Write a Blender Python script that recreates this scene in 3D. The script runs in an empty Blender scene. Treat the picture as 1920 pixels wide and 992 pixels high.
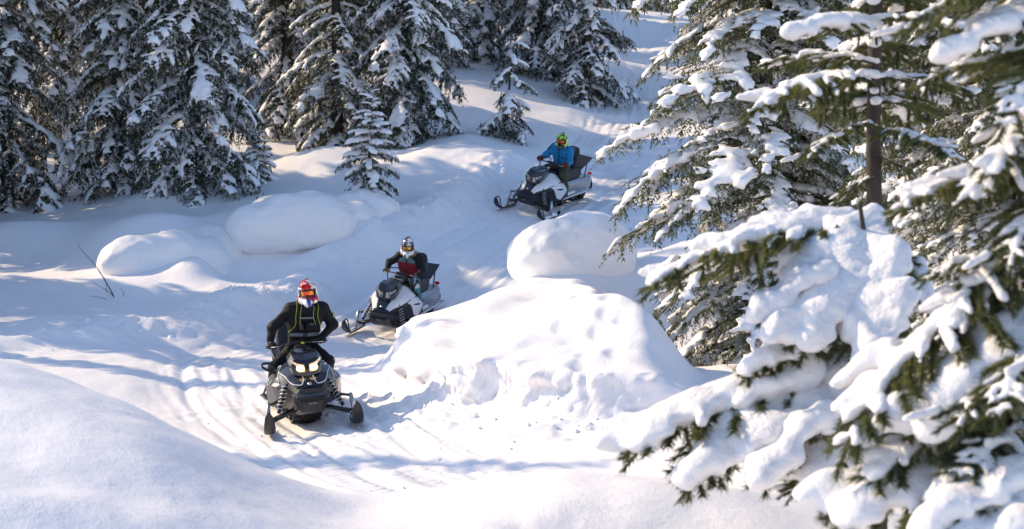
import bpy, math, random
import numpy as np
from mathutils import Vector, Matrix, Quaternion

# ---------------------------------------------------------------- camera, sky, sun, exposure
scene = bpy.context.scene
COL = scene.collection
PITCH = math.radians(4.0)
FOC = 70.0
FPX = 1920.0 * FOC / 36.0
cam_d = bpy.data.cameras.new("camera")
cam_d.lens = FOC; cam_d.sensor_width = 36.0
cam_d.clip_start = 0.1; cam_d.clip_end = 1500.0
cam_d.dof.use_dof = True
cam_d.dof.focus_distance = 32.0
cam_d.dof.aperture_fstop = 3.5
cam = bpy.data.objects.new("camera", cam_d)
COL.objects.link(cam)
cam.location = (0, 0, 0)
cam.rotation_euler = (math.pi / 2 - PITCH, 0, 0)
scene.camera = cam

SUN_DIR = Vector((-0.77, 0.33, 0.50)).normalized()      # towards the sun
SUN_EL = math.asin(SUN_DIR.z)
SUN_AZ = math.atan2(SUN_DIR.x, SUN_DIR.y)
world = bpy.data.worlds.new("World"); scene.world = world; world.use_nodes = True
wn = world.node_tree
sky = wn.nodes.new("ShaderNodeTexSky"); sky.sky_type = 'NISHITA'; sky.sun_disc = False
sky.sun_elevation = SUN_EL; sky.sun_rotation = SUN_AZ
sky.altitude = 1200.0; sky.air_density = 1.0; sky.dust_density = 1.4; sky.ozone_density = 2.0
bg = wn.nodes["Background"]; wn.links.new(sky.outputs[0], bg.inputs[0]); bg.inputs[1].default_value = 0.15
sun_d = bpy.data.lights.new("sun", 'SUN'); sun_d.energy = 3.2; sun_d.angle = math.radians(0.55)
sun_d.color = (1.0, 0.78, 0.51)
sun = bpy.data.objects.new("sun", sun_d); COL.objects.link(sun)
sun.rotation_euler = (-SUN_DIR).to_track_quat('-Z', 'Y').to_euler()
sun.location = (-30, 40, 40)
vs = scene.view_settings
vs.view_transform = 'Standard'; vs.look = 'None'; vs.gamma = 1.0; vs.use_curve_mapping = False
vs.exposure = 0.78
scene.cycles.max_bounces = 8; scene.cycles.diffuse_bounces = 6; scene.cycles.glossy_bounces = 2
scene.cycles.transmission_bounces = 4; scene.cycles.transparent_max_bounces = 6
scene.cycles.use_denoising = True
scene.cycles.caustics_reflective = False; scene.cycles.caustics_refractive = False
scene.cycles.sample_clamp_indirect = 6.0

def W(px, py, Y):
    """world point seen at photo pixel (px,py) at ground distance Y"""
    u = (px - 960.0) / FPX; v = (496.0 - py) / FPX
    dy = math.cos(PITCH) + math.sin(PITCH) * v
    dz = -math.sin(PITCH) + math.cos(PITCH) * v
    k = Y / dy
    return Vector((u * k, Y, dz * k))

# ---------------------------------------------------------------- helpers
rng = np.random.default_rng(7)
_T = np.random.default_rng(11).random((32, 32, 32)).astype(np.float32)
def vnoise(P, seed=0.0):
    """value noise, P (...,3) -> -1..1"""
    P = np.asarray(P, dtype=np.float64) + seed * 7.31
    i = np.floor(P).astype(np.int64); f = P - i; f = f * f * (3 - 2 * f)
    x0, y0, z0 = i[..., 0] & 31, i[..., 1] & 31, i[..., 2] & 31
    x1, y1, z1 = (x0 + 1) & 31, (y0 + 1) & 31, (z0 + 1) & 31
    fx, fy, fz = f[..., 0], f[..., 1], f[..., 2]
    def L(a, b, t): return a + (b - a) * t
    c = L(L(L(_T[x0, y0, z0], _T[x1, y0, z0], fx), L(_T[x0, y1, z0], _T[x1, y1, z0], fx), fy),
          L(L(_T[x0, y0, z1], _T[x1, y0, z1], fx), L(_T[x0, y1, z1], _T[x1, y1, z1], fx), fy), fz)
    return c * 2 - 1
def n2(x, y, s, seed=0.0):
    return vnoise(np.stack([x * s, y * s, np.full_like(x, 0.37)], -1), seed)

def surface_nets(F, org, h):
    s = F < 0
    nx, ny, nz = F.shape
    c = [(a, b, d) for a in (0, 1) for b in (0, 1) for d in (0, 1)]
    def sl(A, o): return A[o[0]:nx - 1 + o[0], o[1]:ny - 1 + o[1], o[2]:nz - 1 + o[2]]
    cnt = sum(sl(s, o).astype(np.int8) for o in c)
    act = (cnt > 0) & (cnt < 8)
    idx = np.full(act.shape, -1, np.int64); n = int(act.sum()); idx[act] = np.arange(n)
    I = np.argwhere(act)
    pos = np.zeros((n, 3)); w = np.zeros(n)
    for a in c:
        for ax in range(3):
            if a[ax] == 0:
                b = list(a); b[ax] = 1
                fa = F[I[:, 0] + a[0], I[:, 1] + a[1], I[:, 2] + a[2]]
                fb = F[I[:, 0] + b[0], I[:, 1] + b[1], I[:, 2] + b[2]]
                m = (fa < 0) != (fb < 0)
                t = np.where(m, fa / np.where(m, fa - fb, 1), 0)
                p = np.array(a, float)[None] + np.zeros((n, 3)); p[:, ax] += t
                pos += p * m[:, None]; w += m
    V = (I + pos / w[:, None]) * h + np.array(org)
    Q = []
    for ax in range(3):
        o1, o2 = [(1, 2), (2, 0), (0, 1)][ax]
        A = [slice(None)] * 3; B = [slice(None)] * 3
        A[ax] = slice(0, -1); B[ax] = slice(1, None)
        sa, sb = s[tuple(A)], s[tuple(B)]
        E = np.argwhere(sa != sb)
        ok = (E[:, o1] > 0) & (E[:, o2] > 0) & (E[:, o1] < F.shape[o1] - 1) & (E[:, o2] < F.shape[o2] - 1)
        E = E[ok]
        if len(E) == 0: continue
        def cell(d1, d2):
            e = E.copy(); e[:, o1] -= d1; e[:, o2] -= d2
            return idx[e[:, 0], e[:, 1], e[:, 2]]
        q = np.stack([cell(1, 1), cell(0, 1), cell(0, 0), cell(1, 0)], 1)
        fl = ~sa[E[:, 0], E[:, 1], E[:, 2]]
        q[fl] = q[fl][:, ::-1]
        Q.append(q)
    return V, (np.concatenate(Q) if Q else np.zeros((0, 4), np.int64))

def caps_field(caps, h, k, pad=0.06, zs=1.0, noise=None):
    """smooth union of tapered capsules [(a, b, ra, rb)] sampled on a grid; zs>1 flattens"""
    A = np.array([c[0] for c in caps], float); B = np.array([c[1] for c in caps], float)
    ra = np.array([c[2] for c in caps], float); rb = np.array([c[3] for c in caps], float)
    R = np.maximum(ra, rb)[:, None]
    lo = np.minimum(A, B).min(0) - R.max() - pad; hi = np.maximum(A, B).max(0) + R.max() + pad
    n = np.ceil((hi - lo) / h).astype(int) + 2
    S = np.zeros(n, np.float64)
    ax = [lo[i] + np.arange(n[i]) * h for i in range(3)]
    for j in range(len(caps)):
        m = max(ra[j], rb[j]) + 7 * k + h
        l = np.minimum(A[j], B[j]) - m; u = np.maximum(A[j], B[j]) + m
        i0 = np.maximum(((l - lo) / h).astype(int), 0); i1 = np.minimum(((u - lo) / h).astype(int) + 2, n)
        X, Y, Z = np.meshgrid(ax[0][i0[0]:i1[0]], ax[1][i0[1]:i1[1]], ax[2][i0[2]:i1[2]], indexing='ij')
        d = B[j] - A[j]; dd = max(float(d @ d), 1e-9)
        t = np.clip(((X - A[j][0]) * d[0] + (Y - A[j][1]) * d[1] + (Z - A[j][2]) * d[2]) / dd, 0, 1)
        ex = X - A[j][0] - t * d[0]; ey = Y - A[j][1] - t * d[1]; ez = (Z - A[j][2] - t * d[2]) * zs
        D = np.sqrt(ex * ex + ey * ey + ez * ez) - (ra[j] + (rb[j] - ra[j]) * t)
        S[i0[0]:i1[0], i0[1]:i1[1], i0[2]:i1[2]] += np.exp(-np.clip(D, -1, 1) / k)
    F = -k * np.log(np.maximum(S, 1e-30))
    F = np.minimum(F, 0.5)
    if noise:
        G = np.stack(np.meshgrid(*ax, indexing='ij'), -1)
        for amp, sc, sd in noise: F = F + amp * vnoise(G * sc, sd)
    return F, lo, ax

def caps_mesh(caps, h, k, zs=1.0, noise=None, cut=None):
    F, lo, ax = caps_field(caps, h, k, zs=zs, noise=noise)
    if cut is not None:
        X, Y, Z = np.meshgrid(*ax, indexing='ij'); F = cut(F, X, Y, Z)
    F[0] = F[-1] = 0.5; F[:, 0] = F[:, -1] = 0.5; F[:, :, 0] = F[:, :, -1] = 0.5
    return surface_nets(F, lo, h)

def np_mesh(name, V, faces, smooth=True):
    """faces: (n,3) or (n,4) int array"""
    me = bpy.data.meshes.new(name)
    V = np.ascontiguousarray(V, np.float32); faces = np.ascontiguousarray(faces, np.int32)
    k = faces.shape[1]
    me.vertices.add(len(V)); me.vertices.foreach_set("co", V.ravel())
    me.loops.add(faces.size); me.loops.foreach_set("vertex_index", faces.ravel())
    me.polygons.add(len(faces))
    me.polygons.foreach_set("loop_start", np.arange(0, faces.size, k, dtype=np.int32))
    me.polygons.foreach_set("use_smooth", np.full(len(faces), bool(smooth)))
    me.update(calc_edges=True)
    return me

def mesh_obj(name, me, mat=None, parent=None):
    o = bpy.data.objects.new(name, me); COL.objects.link(o)
    if mat is not None and len(me.materials) == 0: me.materials.append(mat)
    if parent is not None: o.parent = parent
    return o
def empty(name, loc=(0, 0, 0), rz=0.0):
    o = bpy.data.objects.new(name, None); COL.objects.link(o); o.location = loc; o.rotation_euler = (0, 0, rz)
    o.empty_display_size = 0.2
    return o
def tag(o, label=None, cat=None, group=None, kind=None):
    if label: o["label"] = label
    if cat: o["category"] = cat
    if group: o["group"] = group
    if kind: o["kind"] = kind
    return o

# ---------------------------------------------------------------- materials
def new_mat(name):
    m = bpy.data.materials.new(name); m.use_nodes = True
    nt = m.node_tree; b = nt.nodes["Principled BSDF"]
    return m, nt, b
def simple(name, col, rough=0.5, metal=0.0, spec=0.5, noise=0.0, nscale=20.0, bump=0.0, bscale=60.0, coat=0.0):
    m, nt, b = new_mat(name)
    b.inputs["Base Color"].default_value = (*col, 1); b.inputs["Roughness"].default_value = rough
    b.inputs["Metallic"].default_value = metal; b.inputs["Specular IOR Level"].default_value = spec
    b.inputs["Coat Weight"].default_value = coat
    tc = nt.nodes.new("ShaderNodeTexCoord")
    if noise > 0:
        n = nt.nodes.new("ShaderNodeTexNoise"); n.inputs["Scale"].default_value = nscale; n.inputs["Detail"].default_value = 4
        nt.links.new(tc.outputs["Object"], n.inputs["Vector"])
        r = nt.nodes.new("ShaderNodeMapRange"); r.inputs[3].default_value = 1 - noise; r.inputs[4].default_value = 1 + noise
        nt.links.new(n.outputs["Fac"], r.inputs[0])
        x = nt.nodes.new("ShaderNodeMix"); x.data_type = 'RGBA'; x.blend_type = 'MULTIPLY'; x.inputs[0].default_value = 1
        x.inputs[6].default_value = (*col, 1); nt.links.new(r.outputs[0], x.inputs[7])
        nt.links.new(x.outputs[2], b.inputs["Base Color"])
    if bump > 0:
        n = nt.nodes.new("ShaderNodeTexNoise"); n.inputs["Scale"].default_value = bscale; n.inputs["Detail"].default_value = 3
        nt.links.new(tc.outputs["Object"], n.inputs["Vector"])
        bp = nt.nodes.new("ShaderNodeBump"); bp.inputs["Strength"].default_value = bump; bp.inputs["Distance"].default_value = 0.01
        nt.links.new(n.outputs["Fac"], bp.inputs["Height"]); nt.links.new(bp.outputs[0], b.inputs["Normal"])
    return m

def snow_mat(name, dist=0.02, s1=9.0, s2=55.0, strength=0.5, sss=0.0, grain=0.0):
    m, nt, b = new_mat(name)
    b.inputs["Base Color"].default_value = (0.905, 0.88, 0.875, 1)
    b.inputs["Roughness"].default_value = 0.55
    b.inputs["Specular IOR Level"].default_value = 0.25
    if sss > 0:
        b.inputs["Subsurface Weight"].default_value = sss
        b.inputs["Subsurface Radius"].default_value = (1.0, 0.9, 0.85)
        b.inputs["Subsurface Scale"].default_value = 0.06
    tc = nt.nodes.new("ShaderNodeTexCoord")
    a = nt.nodes.new("ShaderNodeTexNoise"); a.inputs["Scale"].default_value = s1; a.inputs["Detail"].default_value = 7; a.inputs["Roughness"].default_value = .62
    c = nt.nodes.new("ShaderNodeTexNoise"); c.inputs["Scale"].default_value = s2; c.inputs["Detail"].default_value = 2
    for n in (a, c): nt.links.new(tc.outputs["Object"], n.inputs["Vector"])
    mx = nt.nodes.new("ShaderNodeMath"); mx.operation = 'MULTIPLY_ADD'; mx.inputs[1].default_value = 0.22
    nt.links.new(c.outputs["Fac"], mx.inputs[0]); nt.links.new(a.outputs["Fac"], mx.inputs[2])
    bp = nt.nodes.new("ShaderNodeBump"); bp.inputs["Strength"].default_value = strength; bp.inputs["Distance"].default_value = dist
    nt.links.new(mx.outputs[0], bp.inputs["Height"]); nt.links.new(bp.outputs[0], b.inputs["Normal"])
    return m

def needle_mat(name, c0, c1, trans=0.35, frost=0.0, fscale=9.0):
    m, nt, b = new_mat(name)
    out = nt.nodes["Material Output"]
    tc = nt.nodes.new("ShaderNodeTexCoord")
    n = nt.nodes.new("ShaderNodeTexNoise"); n.inputs["Scale"].default_value = 2.3; n.inputs["Detail"].default_value = 5
    n.inputs["Roughness"].default_value = 0.7
    nt.links.new(tc.outputs["Object"], n.inputs["Vector"])
    r = nt.nodes.new("ShaderNodeValToRGB")
    r.color_ramp.elements[0].position = 0.36; r.color_ramp.elements[0].color = (*c0, 1)
    r.color_ramp.elements[1].position = 0.66; r.color_ramp.elements[1].color = (*c1, 1)
    nt.links.new(n.outputs["Fac"], r.inputs[0])
    col = r.outputs[0]
    if frost > 0:      # rime stuck to some of the needles
        f = nt.nodes.new("ShaderNodeTexNoise"); f.inputs["Scale"].default_value = fscale; f.inputs["Detail"].default_value = 3
        nt.links.new(tc.outputs["Object"], f.inputs["Vector"])
        fr = nt.nodes.new("ShaderNodeMapRange"); fr.inputs[1].default_value = .60 - frost; fr.inputs[2].default_value = .66 - frost; fr.inputs[3].default_value = 0; fr.inputs[4].default_value = .85
        nt.links.new(f.outputs["Fac"], fr.inputs[0])
        fm = nt.nodes.new("ShaderNodeMix"); fm.data_type = 'RGBA'; fm.inputs[7].default_value = (.85, .84, .84, 1)
        nt.links.new(fr.outputs[0], fm.inputs[0]); nt.links.new(col, fm.inputs[6]); nt.links.new(fm.outputs[2], b.inputs["Base Color"])
    else:
        nt.links.new(col, b.inputs["Base Color"])
    b.inputs["Roughness"].default_value = 0.45; b.inputs["Specular IOR Level"].default_value = 0.4
    t = nt.nodes.new("ShaderNodeBsdfTranslucent")
    hs = nt.nodes.new("ShaderNodeHueSaturation"); hs.inputs["Saturation"].default_value = 1.15; hs.inputs["Value"].default_value = 1.6
    nt.links.new(r.outputs[0], hs.inputs["Color"]); nt.links.new(hs.outputs[0], t.inputs["Color"])
    mx = nt.nodes.new("ShaderNodeMixShader"); mx.inputs[0].default_value = trans
    nt.links.new(b.outputs[0], mx.inputs[1]); nt.links.new(t.outputs[0], mx.inputs[2])
    nt.links.new(mx.outputs[0], out.inputs["Surface"])
    return m

M = {}
M['snow'] = snow_mat("snow_ground", dist=0.025, s1=6.0, s2=70.0, strength=0.6)
M['snow_tree'] = snow_mat("snow_on_boughs", dist=0.03, s1=11.0, s2=45.0, strength=0.5)
M['snow_near'] = snow_mat("snow_on_near_boughs", dist=0.03, s1=24.0, s2=130.0, strength=0.75, sss=0.0)
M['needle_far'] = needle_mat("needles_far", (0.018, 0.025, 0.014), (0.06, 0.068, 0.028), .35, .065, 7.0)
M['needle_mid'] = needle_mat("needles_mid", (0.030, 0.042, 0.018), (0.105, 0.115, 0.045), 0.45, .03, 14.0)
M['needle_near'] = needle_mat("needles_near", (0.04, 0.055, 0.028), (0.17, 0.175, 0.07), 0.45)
M['bark'] = simple("bark", (0.048, 0.037, 0.03), 0.9, noise=0.5, nscale=9, bump=1.0, bscale=25)

# ---------------------------------------------------------------- terrain
_cp = []
def cp(px, py, Y): p = W(px, py, Y); _cp.append((p.x, p.y, p.z))
def cw(x, y, z): _cp.append((x, y, z))
# trail
for a in [(850, 900, 21.5), (1000, 850, 22.5), (600, 808, 25.5), (350, 740, 29), (480, 700, 30), (560, 720, 29), (450, 640, 35.5),
          (560, 655, 35), (660, 637, 37.6), (700, 640, 37), (810, 570, 40.6), (900, 470, 43.2), (1000, 400, 45.5), (1100, 368, 47.5),
          (960, 440, 44.2), (1150, 300, 52), (1190, 220, 60), (1200, 120, 70), (1200, 75, 76), (1180, 22, 84)]: cp(*a)
# left valley and slope
for a in [(0, 690, 30), (0, 640, 34), (120, 640, 34.5), (0, 560, 39), (100, 490, 43), (230, 600, 37), (330, 560, 39), (20, 395, 49), (200, 405, 47), (350, 335, 50),
          (500, 295, 53), (400, 505, 41), (560, 480, 42.5), (330, 450, 43.5), (700, 395, 45.5), (620, 400, 46), (760, 285, 52), (870, 250, 52.5), (880, 310, 48.5), (800, 360, 46.5),
          (945, 275, 53.5), (980, 320, 49.5), (880, 150, 62), (1050, 165, 63), (1120, 190, 62), (1000, 100, 70), (750, 230, 57), (640, 270, 56), (430, 560, 38.2), (680, 460, 43)]: cp(*a)
cw(-14, 48, -2.2); cw(-18, 40, -2.6); cw(-14, 32, -3.4); cw(-10, 60, 1.0); cw(-20, 62, 2.0); cw(-12, 80, 5.5); cw(-30, 80, 7); cw(0, 84, 5.6); cw(8, 95, 5.0); cw(-30, 50, 0.5)
# ground the bank stands on, right side
for a in [(860, 775, 25.3), (1170, 825, 23.5), (1000, 800, 24.5)]: cp(*a)
cw(0, 30, -3.85); cw(1.5, 27, -3.7); cw(4, 27, -3.6); cw(0.8, 36, -3.7); cw(3, 34, -3.5); cw(3, 40, -2.9); cw(7, 44, -1.6); cw(8, 36, -2.6); cw(9, 28, -3.0); cw(5, 22, -3.3)
cw(9, 52, -0.2); cw(8, 62, 1.2); cw(14, 45, -0.6); cw(16, 30, -2.2); cw(10, 75, 3.6); cw(20, 70, 4); cw(3, 20, -3.5); cw(0.5, 19, -3.6); cw(-2.5, 20.5, -3.75); cw(-1.2, 19, -3.7); cw(-6, 21, -3.5); cw(-9, 25, -3.6)
# near right mound
for a in [(700, 965, 13.6), (850, 912, 14), (1000, 887, 14), (1250, 890, 14.3), (1400, 915, 14.4), (1580, 952, 14.8), (960, 992, 12.7), (1300, 992, 12.9), (760, 992, 12.8)]: cp(*a)
cw(0.3, 16.4, -3.05); cw(1.8, 16.6, -3.1); cw(-0.9, 16.5, -3.4); cw(3.5, 17, -3.2); cw(0.3, 11.6, -2.95); cw(2.5, 12, -2.85); cw(4.5, 12, -2.7); cw(3, 9, -2.8); cw(6, 10, -2.3); cw(7, 16, -2.7)
# near left mound
for a in [(0, 682, 15.2), (150, 707, 14.7), (300, 772, 14.2), (500, 872, 13.6), (640, 980, 13), (200, 850, 12.3), (300, 960, 11.7), (0, 985, 11.0), (560, 985, 12.6), (0, 830, 12.4)]: cp(*a)
cw(-4.2, 18.2, -3.05); cw(-2.5, 17, -3.35); cw(-1.5, 15.6, -3.3); cw(-7, 18, -2.2); cw(-8, 13, -1.6); cw(0, 8, -2.9); cw(-3, 8, -2.6); cw(0, 3, -2.5); cw(0, -8, -1.8); cw(-10, 2, -1.3); cw(10, 2, -1.6); cw(-12, 24, -2.6)
CP = np.array(_cp)
def _phi(r2): return 0.5 * r2 * np.log(r2 + 1e-9)
def _solve():
    n = len(CP); X = CP[:, :2] / 10.0
    K = _phi(((X[:, None] - X[None]) ** 2).sum(-1)) + np.eye(n) * 0.004
    P = np.concatenate([np.ones((n, 1)), X], 1)
    A = np.block([[K, P], [P.T, np.zeros((3, 3))]])
    return np.linalg.solve(A, np.concatenate([CP[:, 2], np.zeros(3)]))
_WT = _solve()
def base_h(x, y):
    X = CP[:, :2] / 10.0
    cx = np.clip(x, -32, 22) / 10.0; cy = np.clip(y, -10, 96) / 10.0
    z = _WT[-3] + _WT[-2] * cx + _WT[-1] * cy
    for j in range(len(CP)):
        z = z + _WT[j] * _phi((cx - X[j, 0]) ** 2 + (cy - X[j, 1]) ** 2)
    far = np.maximum(np.abs(x + 5) - 27, 0) + np.maximum(y - 96, 0)
    return z + far * 0.12

def sstep(a, b, x):
    t = np.clip((x - a) / (b - a), 0, 1); return t * t * (3 - 2 * t)

BANK = np.array([(-0.2, 36.5), (-1.0, 35.2), (-1.5, 33), (-1.85, 31), (-1.78, 28.6), (-1.45, 27.1), (-0.85, 26.1), (-0.1, 25.35), (0.72, 24.75), (1.4, 24.5),
                 (2.1, 24.6), (4, 25.2), (9, 25.4), (12, 27), (12, 36), (5, 37.5), (1.2, 37.3)])
def poly_sd(x, y, P):
    d = np.full(x.shape, 1e9); ins = np.zeros(x.shape, bool)
    for i in range(len(P)):
        a = P[i]; b = P[(i + 1) % len(P)]; e = b - a
        t = np.clip(((x - a[0]) * e[0] + (y - a[1]) * e[1]) / (e @ e), 0, 1)
        d = np.minimum(d, (x - a[0] - t * e[0]) ** 2 + (y - a[1] - t * e[1]) ** 2)
        c = ((a[1] > y) != (b[1] > y)) & (x < (b[0] - a[0]) * (y - a[1]) / (b[1] - a[1] + 1e-12) + a[0])
        ins ^= c
    d = np.sqrt(d); return np.where(ins, d, -d)

def catmull(pts, step=0.25):
    P = [np.array(p, float) for p in pts]; out = []
    for i in range(len(P) - 1):
        p0 = P[max(i - 1, 0)]; p1 = P[i]; p2 = P[i + 1]; p3 = P[min(i + 2, len(P) - 1)]
        n = max(2, int(np.linalg.norm(p2 - p1) / step))
        for k in range(n):
            t = k / n
            out.append(0.5 * ((2 * p1) + (-p0 + p2) * t + (2 * p0 - 5 * p1 + 4 * p2 - p3) * t * t + (-p0 + 3 * p1 - 3 * p2 + p3) * t ** 3))
    out.append(P[-1]); return np.array(out)
TRAIL = catmull([(4.5, 18.2), (1.6, 19.6), (-0.6, 21.6), (-2.3, 25.5), (-3.6, 29.5), (-4.2, 33), (-3.6, 36.2), (-2.4, 39.0), (-1.1, 42.2), (1.0, 46.5), (2.6, 52), (3.7, 60), (4.4, 70), (4.7, 80)], 0.3)
def trail_uv(x, y):
    """lateral offset (signed) and arc length, only near the trail"""
    u = np.full(x.shape, 1e3); s = np.zeros(x.shape); best = np.full(x.shape, 1e9); acc = 0.0
    for i in range(len(TRAIL) - 1):
        a = TRAIL[i]; b = TRAIL[i + 1]; e = b - a; L = np.linalg.norm(e)
        m = (np.abs(y - a[1]) < 4.5) & (np.abs(x - a[0]) < 5.0)
        if m.any():
            xm = x[m]; ym = y[m]
            t = np.clip(((xm - a[0]) * e[0] + (ym - a[1]) * e[1]) / (L * L), 0, 1)
            dx = xm - a[0] - t * e[0]; dy = ym - a[1] - t * e[1]; d = dx * dx + dy * dy
            bm = best[m]; g = d < bm
            sg = np.sign(e[0] * dy - e[1] * dx)
            um = u[m]; sm = s[m]
            um[g] = (sg * np.sqrt(d))[g]; sm[g] = (acc + t * L)[g]; bm[g] = d[g]
            u[m] = um; s[m] = sm; best[m] = bm
        acc += L
    return u, s
BERM = catmull([(-8.6, 32.5), (-6.6, 35.0), (-5.2, 38.2), (-3.4, 42.5), (-1.3, 46.3), (0.2, 49.5)], 0.4)
PRINTS = [(1010, 690, 27.2), (975, 660, 28.0), (1050, 705, 26.6), (1075, 618, 28.8), (1085, 640, 28.0), (1100, 600, 29.4), (1135, 680, 26.6), (1150, 735, 25.3), (1165, 680, 26.4), (1095, 730, 25.4), (1120, 695, 26.2), (1140, 660, 27.2), (1130, 630, 28.2), (1090, 752, 25.0)]
def gz(x, y):
    x = np.asarray(x, float); y = np.asarray(y, float)
    z = base_h(x, y)
    near = (y > 4) & (y < 60) & (np.abs(x) < 20)
    # trail hollow and ruts
    u, s = trail_uv(x, y)
    on = sstep(2.1, 1.2, np.abs(u))
    z = z - 0.10 * on
    wob = 0.22 * np.sin(s * 0.35) + 0.08 * np.sin(s * 0.9 + 1.0)
    brk = np.clip(.75 + .8 * n2(x, y, .55, 61), .1, 1.3)
    for off, dep, wd in ((-1.55, .045, .08), (-1.2, .05, .08), (-0.9, .04, .06), (-0.55, .07, .09), (-.3, .04, .06), (-0.05, .04, .17), (0.42, .07, .09), (0.62, .04, .06), (0.9, .045, .07), (1.3, .055, .09)):
        o = off + wob * (0.5 + 0.5 * math.sin(off * 7)) + 0.04 * np.sin(s * 0.7 + off * 9)
        z = z - on * dep * np.exp(-((u - o) / wd) ** 2) * (0.42 + 0.32 * np.sin(s * 0.5 + off * 5)) * brk
        z = z + on * dep * 0.25 * brk * np.exp(-((u - o - wd * 1.6) / (wd * .8)) ** 2)
    z = z + on * (0.022 * vnoise(np.stack([s * .6, u * 9, u * 0], -1), 3) + 0.014 * vnoise(np.stack([s * 1.5, u * 19, u * 0], -1), 7) + 0.022 * n2(x, y, 7.0, 5) * sstep(-.2, .6, n2(x, y, .8, 9)))
    # prints of track lugs along two fresh runs
    for o_ in (-.05, .62):
        oo = o_ + wob * .6
        z = z + on * .016 * np.sin(s * 2 * math.pi / .16) * np.exp(-((u - oo) / .19) ** 4)
    # berm of ploughed snow left of the trail
    db = np.full(x.shape, 1e9)
    for i in range(len(BERM) - 1):
        a = BERM[i]; b = BERM[i + 1]; e = b - a
        t = np.clip(((x - a[0]) * e[0] + (y - a[1]) * e[1]) / (e @ e), 0, 1)
        db = np.minimum(db, (x - a[0] - t * e[0]) ** 2 + (y - a[1] - t * e[1]) ** 2)
    db = np.sqrt(db)
    z = z + 0.20 * np.exp(-(db / 0.6) ** 2) * (1 + 0.25 * n2(x, y, 1.8, 2) + 0.22 * n2(x, y, 6.5, 4) + .12 * n2(x, y, 14., 5))
    z = z + 0.05 * np.exp(-(db / 1.1) ** 2) * n2(x, y, 4.5, 8)
    # cut bank right of the trail
    sd = poly_sd(x, y, BANK)
    front = sstep(29.5, 27.5, y)
    sdn = sd + 0.34 * n2(x, y, 0.75, 1) + 0.07 * n2(x, y, 2.3, 31) + front * 0.035 * n2(x, y, 5.5, 6)
    top = 1.16 + 0.10 * sstep(27, 32, y) + 0.12 * np.exp(-((x - 1.45) / .6) ** 2 - ((y - 29.3) / 1.9) ** 2)
    rdg = 1.30 + 0.62 * sstep(29.5, 25.5, y) + .12 * np.sin(y * 1.7)
    top = top * (1 - 0.88 * sstep(-0.25, 0.75, x - rdg) * sstep(6.5, 4.5, x) * sstep(34, 32, y))
    fr2 = sstep(-1.35, -.7, x) * front
    step = (0.42 * sstep(-0.22, 0.24, sdn) + 0.58 * sstep(-0.1, 2.4, sdn)) * fr2 + (0.55 * sstep(-0.35, 0.65, sdn) + 0.45 * sstep(-.1, 2.2, sdn)) * (1 - fr2)
    shelf = 0.14 * sstep(-1.0, -0.05, sdn) * front
    edge = np.exp(-((sdn - 0.05) / 0.3) ** 2) * front
    z = z + sstep(0, .8, sdn) * (0.12 * n2(x, y, .7, 51) + .05 * n2(x, y, 1.9, 52))
    z = z + top * step + shelf + edge * (0.05 * n2(x, y, 3.0, 12) + 0.03 * n2(x, y, 9.0, 13))
    z = z + (sdn > -1.0) * (sdn < -0.1) * front * 0.05 * np.maximum(n2(x, y, 7.0, 15), 0)
    # tree wells
    for (wx, wy, r, dp) in ((3.75, 29.6, 1.3, 0.25),):
        rr = np.hypot((x - wx), (y - wy) * 0.8)
        z = z - dp * (1 - sstep(r * .75, r * 1.25, rr))
    # footprints
    for a in PRINTS:
        p = W(*a)
        z = z - 0.05 * np.exp(-(((x - p.x) / 0.11) ** 2 + ((y - p.y) / 0.19) ** 2) ** 2)
    # soft rounded drifts
    for (px, py, Y, rx, ry, hh) in ((130, 640, 35, 1.6, 1.2, .35), (40, 470, 45, 1.8, 1.2, .45), (250, 470, 44, 1.4, 1.2, .35), (330, 380, 48, 1.4, 1.0, .4), (620, 330, 51, 1.6, 1.0, .45), (560, 400, 45.0, 1.9, 1.1, .55), (300, 470, 43.6, 1.2, .9, .25),
                                  (850, 300, 49.5, 1.8, 1.2, .35), (940, 265, 54.5, 2.0, 1.4, .3), (1110, 60, 78, 4, 1.8, .6), (1130, 120, 68, 2.2, 1.4, .5), (110, 935, 11.3, 0.8, .4, .10), (1180, 930, 13.2, 1.0, .6, .10), (900, 960, 12.6, .5, .4, .08), (480, 930, 12.3, .7, .6, .08), (370, 510, 41, .45, .9, .3), (1000, 600, 31.6, .7, 1.0, -.28), (800, 610, 30.0, .6, 1.2, .12), (1090, 690, 27.0, .5, .8, .08), (930, 640, 28.6, .5, .9, -.10), (1045, 590, 34, 1.3, 1.0, .1), (300, 520, 40.6, .8, .8, .15), (700, 430, 43, .9, .7, .3), (610, 480, 42, 1.2, .4, .2), (760, 640, 29.3, .35, .9, .12)):
        p = W(px, py, Y)
        z = z + hh * np.exp(-((x - p.x) / rx) ** 2 - ((y - p.y) / ry) ** 2)
    # hollow below the overhanging pillow
    p = W(430, 490, 41.3); z = z - 0.45 * np.exp(-((x - p.x - .3) / .8) ** 2 - ((y - p.y - .3) / .8) ** 2)
    z = z + near * (1 - on) * (0.05 * n2(x, y, 0.9, 21) + 0.012 * n2(x, y, 3.5, 22)) + (~near) * 0.25 * n2(x, y, 0.3, 23)
    z = z + (y < 19) * (0.010 * n2(x, y, 8.0, 41) * sstep(-.1, .5, n2(x, y, 1.1, 42)) + .022 * n2(x, y, 2.3, 43))
    return z
def gp(px, py, Y0):
    """ground point below the line of sight through px at distance Y0"""
    p = W(px, py, Y0); return Vector((p.x, p.y, float(gz(np.array([p.x]), np.array([p.y]))[0])))

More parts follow.
